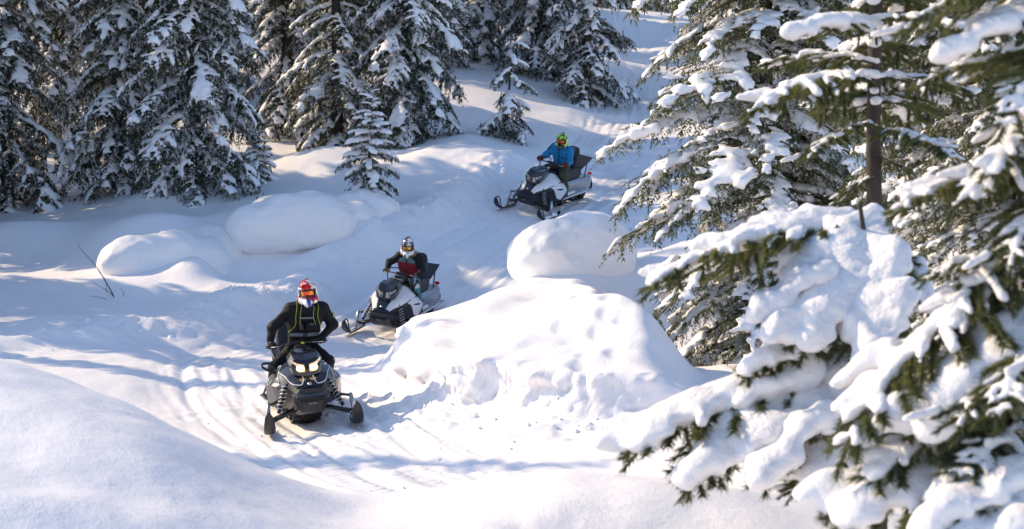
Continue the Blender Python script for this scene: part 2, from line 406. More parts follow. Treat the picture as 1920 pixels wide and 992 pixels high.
def axis(segs):
    out = []
    for a, b, st in segs:
        n = max(1, int(round((b - a) / st))); out += [a + (b - a) * i / n for i in range(n)]
    out.append(segs[-1][1]); return np.array(out)
gx = axis([(-160, -60, 10), (-60, -25, 2.0), (-25, -13, .35), (-13, -7, .14), (-7, -5.5, .05), (-5.5, 1.5, .044), (1.5, 4.5, .05), (4.5, 9, .12), (9, 25, .5), (25, 160, 10)])
gy = axis([(-60, -10, 5), (-10, 6, .6), (6, 8.5, .15), (8.5, 20, .075), (20, 32, .044), (32, 34, .05), (34, 50, .1), (50, 66, .2), (66, 100, .5), (100, 260, 10)])
GX, GY = np.meshgrid(gx, gy)
GZ = gz(GX, GY)
# ragged, slightly undercut face of the cut bank
_sd = poly_sd(GX, GY, BANK); _m = (np.abs(_sd) < 0.8) & (GY < 36) & (GX < 2.6) & (GX > -3)
_gx = np.gradient(_sd, axis=1) / np.gradient(GX, axis=1); _gy = np.gradient(_sd, axis=0) / np.gradient(GY, axis=0)
_P = np.stack([GX, GY, GZ], -1)
_hf = np.clip((GZ + 3.72) / 0.75, 0, 1)
_w = np.exp(-(_sd / 0.32) ** 2) * _m * np.clip(_hf * 3, 0, 1)
_o = _w * (0.30 * (_hf - 0.30) * (GY < 33) + 0.14 * vnoise(_P * [2.2, 2.2, 5.5], 4) + 0.08 * vnoise(_P * [5, 5, 11.0], 5) + 0.04 * vnoise(_P * 14.0, 6))
GX = GX - _o * _gx; GY = GY - _o * _gy
nv, nu = GX.shape
ii = (np.arange(nv - 1)[:, None] * nu + np.arange(nu - 1)[None]).ravel()
snow_ground = mesh_obj("snow_ground", np_mesh("snow_ground", np.stack([GX.ravel(), GY.ravel(), GZ.ravel()], 1), np.stack([ii, ii + 1, ii + nu + 1, ii + nu], 1)), M['snow'])
tag(snow_ground, kind="structure")

def pillow(name, cx, cy, cz, caps, h, noise, label, sc=1.0):
    V, Q = caps_mesh(caps, h, 0.06, zs=1.25, noise=noise)
    o = mesh_obj(name, np_mesh(name, V, Q), M['snow']); o.location = (cx, cy, cz); o.scale = (sc, sc, sc)
    tag(o, kind="structure"); o["label"] = label
    return o
NZ = [(.085, 2.2, 1), (.03, 5.0, 3), (.014, 12.0, 2), (.15, .9, 5)]
p = W(1045, 590, 34.0)
pillow("snow_mound", p.x, 34.0, -2.85, [((.0, .1, .62), (.75, .1, .70), .82, .70), ((.4, .3, .72), (.5, .3, .74), .85, .85), ((.3, .3, -.4), (.9, .3, -.3), .75, .85), ((.15, .1, .1), (.7, .2, .0), .7, .75)], 0.035, NZ,
       "tall rounded mushroom of snow in front of the fir", .98)
p = W(545, 480, 42.5)
pillow("snow_mound", p.x, 42.9, -2.85, [((-.85, 0, .62), (.75, .1, .72), .62, .70), ((-.6, .6, .55), (1.3, .7, .7), .75, .7), ((-.1, .2, .75), (.3, .3, .78), .85, .85), ((.5, .7, -.3), (1.5, .7, -.1), .75, .8), ((.9, .4, .2), (1.9, .8, .3), .6, .7), ((-.6, 1.5, .55), (1.4, 1.7, .75), .8, .8)], 0.04, NZ,
       "wide overhanging pillow of snow below the small snowy tree")
p = W(262, 560, 40.6)
pillow("snow_mound", p.x - .1, 41.3, -3.5, [((-.1, 0, .58), (.6, .3, .66), .62, .62), ((.0, .7, .3), (1.0, .8, .45), .8, .8), ((.2, .5, -.4), (.9, .6, -.3), .65, .75), ((.0, 1.4, .45), (1.1, 1.6, .6), .75, .8)], 0.04, NZ,
       "rounded pillow of snow above the bare twigs", 1.1)

# ---------------------------------------------------------------- conifers
def unit(v): return v / np.maximum(np.linalg.norm(v, axis=-1, keepdims=True), 1e-9)
def bough_lib(seed, L, rise, droop, tw_sp, tw_len, tw_droop, lf_sp, lf_len, lf_w, hang, snow_r, snow_vox, snow_cov, spread=52, hanging=0.0, snow_k=0.02, lumps=0, needle_rows=2, lift=.55, flat=1.15):
    """one bough along +X: (needle triangles, snow verts, snow quads, wood capsules)"""
    r = np.random.default_rng(seed)
    wig = r.uniform(-1, 1, 3)
    def ax(t): return np.array([L * t * (1 - 0.12 * t * droop), L * (0.05 * wig[0] * math.sin(3 * t) + .03 * wig[1] * math.sin(7 * t)), L * (rise * t - droop * t * t)])
    twigs = []
    n = int(L / tw_sp)
    for i in range(n):
        for sgn in (-1, 1):
            t = min(0.10 + 0.9 * (i + r.uniform(-.35, .35)) / n, 1.0)
            if t < .05: continue
            prof = min(1.0, .25 + t * 2.2) * (1.02 - t) ** 0.65 + 0.10
            l = L * tw_len * prof * r.uniform(.65, 1.2)
            a = math.radians(spread * r.uniform(.75, 1.2))
            twigs.append((ax(t), np.array([math.cos(a), sgn * math.sin(a), r.uniform(-.18, .12)]), l, t))
    twigs.append((ax(.93), np.array([1, 0, rise - 1.8 * droop]), L * .13, 1.0))
    tris = []; caps = []; wood = []
    S = [ax(t) for t in np.linspace(0, 1, 9)]
    for i in range(8): wood.append((S[i], S[i + 1], L * .011 * (1 - i / 9), L * .011 * (1 - (i + 1) / 9)))
    def needles(base, d, l, dr, dens=1.0):
        k = max(3, int(l / lf_sp * dens)); s = (np.arange(k) + r.uniform(0, 1, k)) / k
        P = base[None] + d[None] * (l * s)[:, None] + np.array([0, 0, -1.0])[None] * (dr * l * s * s)[:, None]
        D = unit(d[None] + np.array([0, 0, -1.0])[None] * (2 * dr * s)[:, None])
        side = unit(np.cross(D, np.array([0, 0, 1.0])[None]))
        up = np.cross(side, D)
        for row in range(needle_rows):
            ang = {0: 0.0, 1: math.pi, 2: 1.1, 3: 2.0}[row] + r.uniform(-.5, .5, k)
            o = side * np.cos(ang)[:, None] + up * (np.sin(ang) * .8)[:, None]
            v = unit(D * r.uniform(.5, 1.0, k)[:, None] + o * r.uniform(.6, 1.1, k)[:, None] + np.array([0, 0, -hang])[None] * r.uniform(.2, 1.3, k)[:, None])
            ln = lf_len * r.uniform(.6, 1.25, k)
            wv = unit(np.cross(v, r.normal(size=(k, 3)))) * (lf_w * .5)
            tris.append(np.stack([P - wv, P + wv, P + v * ln[:, None]], 1))
    needles(ax(.15), ax(1) - ax(.15), 1.0, 0.0, L) if False else None
    for (b, d, l, t) in twigs:
        d = d / np.linalg.norm(d)
        needles(b, d, l, tw_droop)
        e = b + d * l + np.array([0, 0, -tw_droop * l])
        if l > L * .12: wood.append((b, (b + d * l * .6 + np.array([0, 0, -tw_droop * l * .36])), L * .004, L * .002))
        if hanging > 0 and r.random() < hanging:
            m = b + d * l * r.uniform(.4, .9); needles(m, np.array([r.uniform(-.2, .3), r.uniform(-.2, .2), -1.0]), l * r.uniform(.35, .7), 0.0)
        if r.random() < snow_cov:
            r0 = snow_r * r.uniform(.45, .85) * min(1, .5 + l / (L * tw_len)); f = r.uniform(.55, .95)
            m = b + d * l * f * .5 + np.array([0, 0, -tw_droop * l * f * f * .25]); q = b + d * l * f + np.array([0, 0, -tw_droop * l * f * f])
            u = np.array([0, 0, r0 * lift])
            if r.random() < .8: caps.append((b + u, m + u, r0, r0 * .9))
            caps.append((m + u, q + u * .7, r0 * .95, r0 * r.uniform(.35, .75)))
    for i in range(8):
        if r.random() < snow_cov + .2:
            r0 = snow_r * r.uniform(.75, 1.15) * (1 - .3 * i / 8); u = np.array([0, 0, r0 * lift])
            caps.append((S[i] * (.85 if i == 0 else 1) + u, S[i + 1] + u, r0, r0 * r.uniform(.7, 1.0)))
    for _ in range(lumps):
        t = r.uniform(.25, .95); c = ax(t) + np.array([0, r.uniform(-.18, .18) * L, 0]); rr = snow_r * r.uniform(1.0, 1.5)
        caps.append((c + [0, 0, rr * .5], c + [L * .14, r.uniform(-.06, .06) * L, rr * .1], rr, rr * .6))
    V, Q = caps_mesh(caps, snow_vox, snow_k, zs=flat, noise=[(snow_r * .40, .5 / snow_r, seed), (snow_r * .2, 1.3 / snow_r, seed + 1)])
    return np.concatenate(tris), V, Q, wood

def lib_set(base, n, **kw): return [bough_lib(base + i, **kw) for i in range(n)]
LB = dict(rise=.10, droop=.36, tw_sp=.14, tw_len=.44, tw_droop=.5, lf_sp=.05, lf_len=.12, lf_w=.034, hang=.9, snow_r=.066, snow_vox=.067, snow_cov=.66, hanging=.7)
LIB = {
  'big': lib_set(100, 5, L=2.2, **LB),
  'mid': lib_set(120, 5, L=1.15, **{**LB, 'tw_sp': .095, 'tw_len': .42, 'lf_sp': .042, 'lf_len': .10, 'lf_w': .03, 'snow_r': .048, 'snow_vox': .048}),
  'small': lib_set(140, 4, L=.55, **{**LB, 'rise': .2, 'droop': .35, 'tw_sp': .055, 'tw_len': .42, 'lf_sp': .032, 'lf_len': .07, 'lf_w': .02, 'snow_r': .03, 'snow_vox': .031, 'hanging': .4}),
}
LF = dict(rise=.12, droop=.36, tw_sp=.075, tw_len=.36, tw_droop=.35, lf_sp=.028, lf_len=.065, lf_w=.016, hang=.5, snow_r=.047, snow_vox=.05, snow_cov=.52, hanging=.5, lumps=1)
LIB['fine_big'] = lib_set(160, 5, L=1.9, **LF)
LIB['fine_mid'] = lib_set(180, 4, L=1.0, **{**LF, 'tw_sp': .06, 'snow_r': .042})

def rot(az, pitch, roll):
    ca, sa = math.cos(az), math.sin(az); cp_, sp = math.cos(pitch), math.sin(pitch); cr, sr = math.cos(roll), math.sin(roll)
    Rz = np.array([[ca, -sa, 0], [sa, ca, 0], [0, 0, 1]]); Ry = np.array([[cp_, 0, -sp], [0, 1, 0], [sp, 0, cp_]]); Rx = np.array([[1, 0, 0], [0, cr, -sr], [0, sr, cr]])
    return Rz @ Ry @ Rx

def tube(pts, rad, n=8):
    P = [np.array(p, float) for p in pts]; V = []; Fq = []
    up = np.array([0.31, 0.2, 0.93])
    for i, p in enumerate(P):
        d = P[min(i + 1, len(P) - 1)] - P[max(i - 1, 0)]; d = d / (np.linalg.norm(d) + 1e-12)
        s = np.cross(d, up)
        if np.linalg.norm(s) < 1e-3: s = np.cross(d, np.array([1.0, 0, 0]))
        s /= np.linalg.norm(s); t = np.cross(s, d)
        rr = rad[i] if hasattr(rad, '__len__') else rad
        for k in range(n):
            a = 2 * math.pi * k / n; V.append(p + rr * (math.cos(a) * s + math.sin(a) * t))
    for i in range(len(P) - 1):
        for k in range(n):
            a = i * n + k; b = i * n + (k + 1) % n; Fq.append((a, b, b + n, a + n))
    c0 = len(V); V.append(P[0]); V.append(P[-1])
    for k in range(n):
        Fq.append((k, c0, c0, (k + 1) % n)); e = (len(P) - 1) * n
        Fq.append((e + k, e + (k + 1) % n, c0 + 1, c0 + 1))
    return np.array(V), Fq
def faces_mesh(name, V, F, smooth=True):
    me = bpy.data.meshes.new(name)
    F = [tuple(dict.fromkeys(int(i) for i in f)) for f in F]
    me.from_pydata([tuple(map(float, v)) for v in V], [], F); me.update()
    if smooth: me.polygons.foreach_set("use_smooth", np.ones(len(me.polygons), bool))
    return me
def tubes_mesh(name, segs, n=5):
    """many separate tapered sticks [(a,b,ra,rb)] in one mesh"""
    V = []; F = []
    for a, b, ra, rb in segs:
        v, f = tube([a, b], [ra, max(rb, .001)], n); o = len(V); V.extend(v); F.extend([tuple(i + o for i in q) for q in f])
    return faces_mesh(name, V, F)

_tree_cache = {}
def tree_meshes(key, seed=0, H=10, R=2, z0=.03, dz=.30, per=5, lean=0.0, low=-38, high=25, power=.8, snow=1.0, fine_to=0.0, trunk_r=None, needle='needle_far', gap=0.12, lump=0, cz0=None):
    if key in _tree_cache: return _tree_cache[key]
    r = np.random.default_rng(seed)
    T = []; SV = []; SQ = []; so = 0; wood = []
    z = z0 * H; k = 0
    leanv = np.array([math.cos(seed), math.sin(seed)]) * lean
    tr = trunk_r or (H * .011 + .025)
    def tp(z): return np.array([leanv[0] * (z / H) ** 1.5, leanv[1] * (z / H) ** 1.5, z])
    while z < H * .985:
        h = z / H
        n = per if h < .8 else max(3, per - 1)
        a0 = r.uniform(0, 6.28)
        for i in range(n):
            if r.random() < gap: continue
            Lb = R * (1 - h) ** power * r.uniform(.62, 1.12) + .10
            if h < .12: Lb *= .75 + h * 2
            fine = z < fine_to
            lib = ('fine_big' if Lb > 1.2 else 'fine_mid' if Lb > .5 else 'small') if fine else ('big' if Lb > 1.55 else 'mid' if Lb > .72 else 'small')
            lb = LIB[lib]; tri, V, Q, wd = lb[int(r.integers(len(lb)))]
            L0 = {'big': 2.2, 'mid': 1.15, 'small': .55, 'fine_big': 1.9, 'fine_mid': 1.0}[lib]
            sc = Lb / L0
            pit = math.radians(low + (high - low) * h ** .8 + r.uniform(-10, 10))
            Rm = rot(a0 + i * 6.283 / n + r.uniform(-.35, .35), pit, r.uniform(-.35, .35)) * sc
            zz = z + r.uniform(-.5, .5) * dz
            o = tp(max(zz, .02))
            T.append((tri.reshape(-1, 3) @ Rm.T + o))
            if r.random() < snow:
                SV.append(V @ Rm.T + o + np.array([0, 0, .01])); SQ.append(Q + so); so += len(V)
            if fine or Lb > 1.0:
                a = np.array(wd[0][0]) @ Rm.T + o; b = np.array(wd[3][1]) @ Rm.T + o; c = np.array(wd[6][1]) @ Rm.T + o
                wood.append((a, b, .012 * Lb + .004, .008 * Lb)); wood.append((b, c, .008 * Lb, .002))
        z += dz * r.uniform(.75, 1.25) * (1.0 - .45 * h); k += 1
    P = np.concatenate(T)
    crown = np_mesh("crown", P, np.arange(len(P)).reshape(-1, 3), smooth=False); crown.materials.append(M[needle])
    sn = np_mesh("snow_load", np.concatenate(SV), np.concatenate(SQ)); sn.materials.append(M['snow_tree'])
    zs = np.linspace(-.8, H, 14); V, F = tube([tp(max(q, 0)) + [0, 0, min(q, 0)] for q in zs], [tr * (1.06 - max(q, 0) / H) for q in zs], 10)
    V = list(V); F = list(F)
    for a, b, ra, rb in wood:
        v, f = tube([a, b], [ra, rb], 5); o = len(V); V.extend(v); F.extend([tuple(i + o for i in q) for q in f])
    tm = faces_mesh("trunk", V, F); tm.materials.append(M['bark'])
    _tree_cache[key] = (tm, crown, sn); return _tree_cache[key]

def plant(key, loc, label, rz=0.0, sc=1.0, group=None, cat="tree", name="conifer_tree", **kw):
    ms = tree_meshes(key, **kw)
    t = empty(name, loc, rz); t.scale = (sc, sc, sc)
    for nm, me in zip(("trunk", "crown", "snow_load"), ms):
        o = mesh_obj(nm, me, None, t)
        if nm == "snow_load": o["kind"] = "stuff"
    tag(t, label, cat, group); return t

KT = {
  'A': dict(seed=1, H=13.5, R=2.1, dz=.42, per=5, low=-30, high=15),
  'B': dict(seed=2, H=15, R=2.0, dz=.42, per=5, low=-34, high=12, gap=.16),
  'C': dict(seed=3, H=12.5, R=2.1, dz=.40, per=5, low=-36, high=10),
  'D': dict(seed=4, H=2.7, R=1.0, dz=.17, per=4, low=-35, high=20, gap=.25, z0=.05, lean=.2, power=.8),
  'E': dict(seed=5, H=2.8, R=1.3, dz=.42, per=4, low=-22, high=-12, gap=.3, z0=.10, lean=.4, power=.55, snow=.55),
  'F': dict(seed=6, H=1.5, R=.62, dz=.13, per=4, low=-30, high=20, gap=.05, z0=.05, lean=.1),
  'G': dict(seed=8, H=14.5, R=2.6, dz=.44, per=5, low=-32, high=8, gap=.15),
}
# (px, base row, distance, kind, turn, scale, label)
SPOTS = [
  (15, 385, 49.5, 'G', 0.3, 1.0, "large snowy conifer cut by the left edge of the picture"),
  (115, 350, 55, 'B', 1.0, 1.0, "dark narrow conifer second from the left edge"),
  (222, 390, 49.5, 'C', 2.0, .95, "bushy conifer left of the dark big conifer, boughs reaching to the snow"),
  (365, 345, 48.0, 'G', 2.9, 1.0, "biggest dark conifer of the left group, standing above a snow ridge"),
  (478, 335, 49.0, 'F', 0.0, 1.0, "tiny snowy sapling right of the biggest dark conifer"),
  (540, 270, 57, 'B', 2.2, 1.0, "tall conifer behind the tiny sapling"),
  (632, 285, 54, 'A', 4.0, 1.0, "sunlit conifer left of the drooping one, snow on every bough"),
  (690, 392, 45.0, 'D', 1.5, 1.0, "small snow-covered conifer on the open slope above the wide snow pillow"),
  (765, 275, 53.5, 'C', 5.0, 1.12, "drooping conifer with long hanging boughs at the edge of the slope"),
  (948, 278, 53.0, 'E', 0.4, 1.0, "slender leaning young conifer standing alone left of the blue rider"),
  (905, 120, 67, 'B', 0.6, 1.0, "dark conifer behind the slope left of the slender young one"),
  (1015, 135, 65, 'C', 3.6, 1.0, "snowy conifer above the slender young one"),
  (1100, 165, 62, 'A', 2.4, .95, "conifer at the upper bend of the trail with boughs over the snow"),
]
for px, py, Y, kd, rz, sc, lab in SPOTS:
    g = gp(px, py, Y); plant(kd, (g.x, g.y, g.z - .1), lab, rz, sc, None, **KT[kd])
BACK = [(20, 62, 'A'), (70, 70, 'G'), (190, 60, 'B'), (290, 62, 'A'), (300, 74, 'B'), (420, 60, 'C'), (440, 72, 'G'), (560, 68, 'A'), (660, 64, 'B'), (700, 76, 'G'), (800, 64, 'A'), (850, 78, 'B'), (960, 78, 'A'), (1040, 80, 'G'), (1120, 88, 'B'), (760, 88, 'C'), (520, 84, 'B'), (230, 84, 'G')]
ORD = 'first second third fourth fifth sixth seventh eighth ninth tenth eleventh twelfth thirteenth fourteenth fifteenth sixteenth seventeenth eighteenth'.split()
BACK.sort()
for i, (px, Y, kd) in enumerate(BACK):
    g = gp(px, 200, Y); plant(kd, (g.x, g.y, g.z - .1), "%s snowy conifer from the left in the crowded rows behind the front trees" % ORD[i], i * 1.3, .9 + .05 * (i % 5), "crowded conifers behind the front row", **KT[kd])
RIDGE = [(1170, 95, 'C'), (1225, 98, 'A'), (1290, 94, 'B'), (1400, 80, 'G'), (1520, 70, 'A'), (1640, 62, 'C'), (1760, 58, 'G'), (1880, 64, 'B')]
for i, (px, Y, kd) in enumerate(RIDGE):
    g = gp(px, 20, Y); plant(kd, (g.x, g.y, g.z - .1), "%s conifer from the left on the far rise beyond the top of the trail" % ORD[i], i * 1.9 + .5, .9, "conifers on the far rise", **KT[kd])
# trees standing left of the frame, whose shade lies across the hollow
for i, (x, y, kd, sc) in enumerate([(-16.5, 47, 'A', 1.1), (-20, 43, 'G', 1.1), (-23, 50, 'B', 1.2), (-17, 54, 'B', 1.1), (-14.8, 42, 'C', .95), (-15.2, 45.5, 'B', 1.0), (-19, 48.5, 'A', 1.1), (-14.2, 37.5, 'C', .5), (-13.5, 36, 'A', .65), (-17, 38.5, 'C', .8), (-12.8, 33.5, 'C', .5), (-17, 29.8, 'B', .75), (-15.4, 49.2, 'C', 1.0), (-22, 45, 'B', 1.1), (-26, 52, 'G', 1.2)]):
    z = float(gz(np.array([x]), np.array([y]))[0])
    plant(kd, (x, y, z - .1), "snowy conifer standing just left of the picture", i * 2.1, sc, "conifers left of the picture", **KT[kd])
# the fir in the tree well
g = W(1432, 640, 29.6)
plant('M', (g.x, 29.6, -3.75), "tall green fir with small snow clumps standing in the tree well beside the footprints", 0.8, 1.0, None, name="fir_tree",
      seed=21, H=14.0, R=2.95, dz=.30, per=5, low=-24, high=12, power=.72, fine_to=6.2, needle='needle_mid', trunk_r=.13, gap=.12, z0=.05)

# ---------------------------------------------------------------- near firs, bough by bough
def wood_tris(wood):
    V = []; F = []
    for a, b, ra, rb in wood:
        v, f = tube([a, b], [ra, max(rb, .0008)], 5); o = len(V); V.extend(v)
        for q in f:
            q = [i + o for i in dict.fromkeys(q)]
            F.append(q[:3])
            if len(q) == 4: F.append([q[0], q[2], q[3]])
    return np.array(V), np.array(F)
def near_lib(base, n, L, **kw):
    out = []
    for i in range(n):
        tri, V, Q, wd = bough_lib(base + i, L=L, **kw)
        wv, wf = wood_tris(wd)
        P = tri.reshape(-1, 3); nf = np.arange(len(P)).reshape(-1, 3)
        me = np_mesh("bough", np.concatenate([P, wv]), np.concatenate([nf, wf + len(P)]), smooth=False)
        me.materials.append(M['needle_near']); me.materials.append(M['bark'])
        mi = np.zeros(len(nf) + len(wf), np.int32); mi[len(nf):] = 1
        me.polygons.foreach_set("material_index", mi)
        sn = np_mesh("snow_cushion", V, Q); sn.materials.append(M['snow_near'])
        out.append((me, sn, np.array([L * (1 - .12 * kw['droop']), 0, L * (kw['rise'] - kw['droop'])])))
    return out
NB = dict(rise=.10, droop=.30, tw_sp=.052, tw_len=.36, tw_droop=.30, lf_sp=.0036, lf_len=.042, lf_w=.0058, hang=.35, needle_rows=4, spread=55, lift=.85, flat=1.3)
NEAR = {'thin': near_lib(300, 3, 1.0, snow_r=.022, snow_vox=.0115, snow_cov=.40, snow_k=.009, lumps=2, **NB),
        'load': near_lib(320, 3, 1.0, snow_r=.034, snow_vox=.0135, snow_cov=.55, snow_k=.010, lumps=3, hanging=.3, **NB),
        'heavy': near_lib(340, 3, 1.0, snow_r=.062, snow_vox=.018, snow_cov=.72, snow_k=.018, lumps=6, hanging=.4, **NB)}
_nb = 0
def bough(tree, root, tip, lib, snow=True, roll=0.0, wide=1.0):
    global _nb
    lb = NEAR[lib]; me, sn, lt = lb[_nb % len(lb)]; _nb += 1
    d = tip - root; sc = d.length / float(np.linalg.norm(lt))
    az = math.atan2(d.y, d.x); pw = math.atan2(d.z, math.hypot(d.x, d.y)); pl = math.atan2(lt[2], lt[0])
    o = mesh_obj("bough", me, None, tree)
    o.matrix_parent_inverse = tree.matrix_world.inverted() if False else Matrix.Translation(-tree.location)
    m = Matrix.Rotation(az, 4, 'Z') @ Matrix.Rotation(-(pw - pl), 4, 'Y') @ Matrix.Rotation(roll, 4, 'X')
    o.location = root; o.rotation_euler = m.to_euler(); o.scale = (sc, sc * wide, sc)
    if snow:
        s = mesh_obj("snow_cushion", sn, None, o)
    return o
def near_tree(label, base, top, rbase, rtop, boughs, extra=None):
    t = empty("fir_tree", base); tag(t, label, "tree")
    b = Vector((0, 0, -.4)); e = top - base
    P = [b] + [e * k + Vector((.02 * math.sin(k * 9), .02 * math.cos(k * 7), 0)) * (k < .95) for k in np.linspace(0, 1, 9)]
    V, F = tube(P, [rbase * 1.1] + [rbase + (rtop - rbase) * k for k in np.linspace(0, 1, 9)], 12)
    mesh_obj("trunk", faces_mesh("trunk", V, F), M['bark'], t)
    r = random.Random(len(boughs))
    for (x0, y0, d0, x1, y1, d1, lib) in boughs:
        bough(t, W(x0, y0, d0), W(x1, y1, d1), lib, roll=r.uniform(-.25, .25))
    return t
# slim fir with the bare trunk (upper right)
C = [(1640, 150, 14, 1400, 215, 13.3, 'load'), (1640, 120, 14, 1425, 130, 14.3, 'load'), (1640, 60, 14, 1485, 70, 13.4, 'heavy'), (1640, 40, 14, 1840, 70, 13.4, 'load'), (1640, 150, 14, 1820, 190, 14.5, 'load'),
     (1640, 235, 14, 1505, 300, 13.4, 'thin'), (1642, 250, 14, 1790, 300, 13.2, 'thin'), (1640, -30, 14, 1500, -10, 14.3, 'heavy'), (1640, -40, 14, 1780, 0, 13.6, 'heavy'),
     (1640, 90, 14, 1640, 130, 15.3, 'load'), (1640, 200, 14, 1700, 230, 15.3, 'load'), (1640, 180, 14, 1560, 220, 15.2, 'load'), (1640, 10, 14, 1690, 30, 15.2, 'load'),
     (1640, -140, 14, 1520, -110, 13.4, 'load'), (1640, -150, 14, 1760, -110, 14, 'load'), (1640, -240, 14, 1560, -210, 13.5, 'load'), (1640, -240, 14, 1730, -200, 14.2, 'load'), (1640, 290, 14, 1740, 360, 14.0, 'thin'), (1640, 330, 14, 1560, 400, 14.4, 'thin')]
near_tree("slim fir with a bare dark trunk, upper boughs heaped with snow", W(1636, 900, 14.2), W(1648, -420, 14.0), .075, .03, C)
# young fir bowed under snow
A = [(1600, 440, 12, 1215, 540, 11.6, 'load'), (1590, 420, 12, 1330, 470, 11.9, 'heavy'), (1640, 430, 12, 1520, 660, 11.2, 'heavy'), (1640, 430, 12, 1610, 700, 11.1, 'heavy'), (1640, 420, 12, 1440, 590, 11.4, 'heavy'), (1650, 470, 12, 1745, 590, 11.5, 'heavy'),
     (1640, 640, 12, 1400, 700, 11.4, 'heavy'), (1640, 640, 12, 1560, 800, 11.2, 'heavy'), (1600, 720, 12, 1180, 850, 11.4, 'heavy'), (1560, 700, 12, 1300, 910, 11.1, 'heavy'), (1600, 700, 12, 1420, 900, 11.0, 'heavy'), (1640, 770, 12, 1510, 910, 11.1, 'heavy'),
     (1640, 690, 12, 1770, 790, 11.3, 'load'), (1640, 820, 12, 1720, 930, 11.2, 'load'), (1640, 640, 12, 1600, 600, 13.2, 'load'), (1640, 760, 12, 1700, 740, 13.2, 'load'), (1640, 540, 12, 1480, 720, 12.2, 'thin'), (1640, 560, 12, 1700, 700, 11.4, 'thin'), (1640, 800, 12, 1590, 940, 11.1, 'thin'), (1640, 880, 12, 1480, 930, 11.4, 'thin'), (1640, 880, 12, 1640, 950, 11.1, 'thin'), (1640, 860, 12, 1790, 940, 11.4, 'thin')]
tA = near_tree("young fir bowed under big heaps of snow in the right foreground", W(1650, 960, 12.2), W(1612, 380, 11.7), .05, .012, A)
# fir at the right edge
B = [(1990, 470, 9.5, 1575, 850, 9.1, 'load'), (1990, 560, 9.5, 1740, 830, 8.9, 'heavy'), (1990, 700, 9.5, 1640, 905, 9.0, 'load'), (2000, 650, 9.5, 1790, 800, 8.7, 'thin'), (2000, 850, 9.5, 1580, 990, 9.0, 'heavy'), (2000, 860, 9.5, 1730, 1000, 8.6, 'heavy'),
     (1990, 320, 9.5, 1675, 400, 9.2, 'load'), (2000, 260, 9.5, 1800, 390, 9.0, 'load'), (1990, 470, 9.5, 1735, 525, 9.3, 'thin'), (1990, 20, 9.5, 1775, 110, 9.1, 'heavy'), (1990, 110, 9.5, 1715, 165, 9.4, 'thin'), (2000, 170, 9.5, 1850, 330, 8.9, 'load'), (2000, -40, 9.5, 1690, 60, 9.2, 'thin'),
     (1990, 400, 9.5, 1760, 640, 9.2, 'load'), (1990, 600, 9.5, 1860, 780, 8.6, 'thin'), (2000, 330, 9.5, 1880, 500, 8.8, 'thin'), (2000, 930, 9.5, 1860, 1020, 8.5, 'heavy'), (2000, 770, 9.5, 1820, 900, 8.7, 'thin'), (2000, 800, 9.5, 1690, 860, 10.2, 'load'), (2000, 560, 9.5, 1800, 560, 10.5, 'load'), (2000, 60, 9.5, 1900, 240, 8.8, 'thin'),
     (2000, -160, 9.5, 1800, -90, 9.1, 'load'), (2000, 300, 9.5, 2200, 420, 9.2, 'load'), (2000, 500, 9.5, 2220, 640, 9.2, 'load'), (2000, 700, 9.5, 2230, 850, 9.0, 'load'), (2000, 100, 9.5, 2170, 180, 9.2, 'load')]
near_tree("close fir at the right edge with long snow-laden boughs", W(2005, 1050, 9.5), W(2000, -420, 9.5), .07, .025, B)
# darker firs filling the gap behind them
for i, (px, Y, sc, lab) in enumerate([(1790, 18.5, .55, "dark fir behind the gap between the bare trunk and the right edge"), (1900, 16.0, .5, "shaded fir behind the close fir at the right edge"), (1560, 38, .75, "snowy fir behind the slim trunk, on the far side of the tree well")]):
    g = gp(px, 700, Y); plant('M', (g.x, g.y, g.z - .1), lab, 2.0 + i * 1.7, sc, None, name="fir_tree")

# ---------------------------------------------------------------- snowmobiles
M['black'] = simple("black_plastic", (0.012, 0.013, 0.016), 0.45, noise=.2, nscale=30, bump=.15, bscale=120)
M['gloss'] = simple("gloss_black_paint", (0.014, 0.015, 0.02), 0.18, coat=.4)
M['grey'] = simple("graphite_paint", (0.055, 0.058, 0.065), 0.32, noise=.15, coat=.3)
M['white'] = simple("white_paint", (0.72, 0.72, 0.73), 0.3, noise=.06, nscale=6, coat=.3)
M['strap'] = simple("pale_lettering", (0.4, 0.4, 0.42), .5)
M['line'] = simple("white_line", (0.78, 0.78, 0.78), 0.4)
M['metal'] = simple("brushed_metal", (0.5, 0.5, 0.52), 0.35, metal=1.0, noise=.15)
M['rubber'] = simple("rubber", (0.018, 0.018, 0.019), 0.8, bump=.3)
M['vinyl'] = simple("seat_vinyl", (0.014, 0.014, 0.016), 0.55, bump=.35, bscale=40)
M['red'] = simple("red_lens", (0.55, 0.012, 0.015), 0.2)
M['yellow'] = simple("yellow_tag", (0.7, 0.62, 0.02), 0.4)
M['caked'] = snow_mat("caked_snow", dist=.01, s1=30, s2=120)
def _lens(name, emit, col=(0.75, 0.72, 0.68)):
    m, nt, b = new_mat(name)
    tc = nt.nodes.new("ShaderNodeTexCoord"); v = nt.nodes.new("ShaderNodeTexVoronoi"); v.inputs["Scale"].default_value = 26
    nt.links.new(tc.outputs["Object"], v.inputs["Vector"])
    r = nt.nodes.new("ShaderNodeValToRGB"); r.color_ramp.elements[0].color = (*col, 1); r.color_ramp.elements[1].color = (.25, .17, .10, 1)
    r.color_ramp.elements[1].position = .7
    nt.links.new(v.outputs["Distance"], r.inputs[0]); nt.links.new(r.outputs[0], b.inputs["Base Color"])
    b.inputs["Roughness"].default_value = .12; b.inputs["Metallic"].default_value = .5; b.inputs["Coat Weight"].default_value = .8
    if emit > 0:
        b.inputs["Emission Color"].default_value = (1.0, .62, .24, 1); b.inputs["Emission Strength"].default_value = emit
    return m
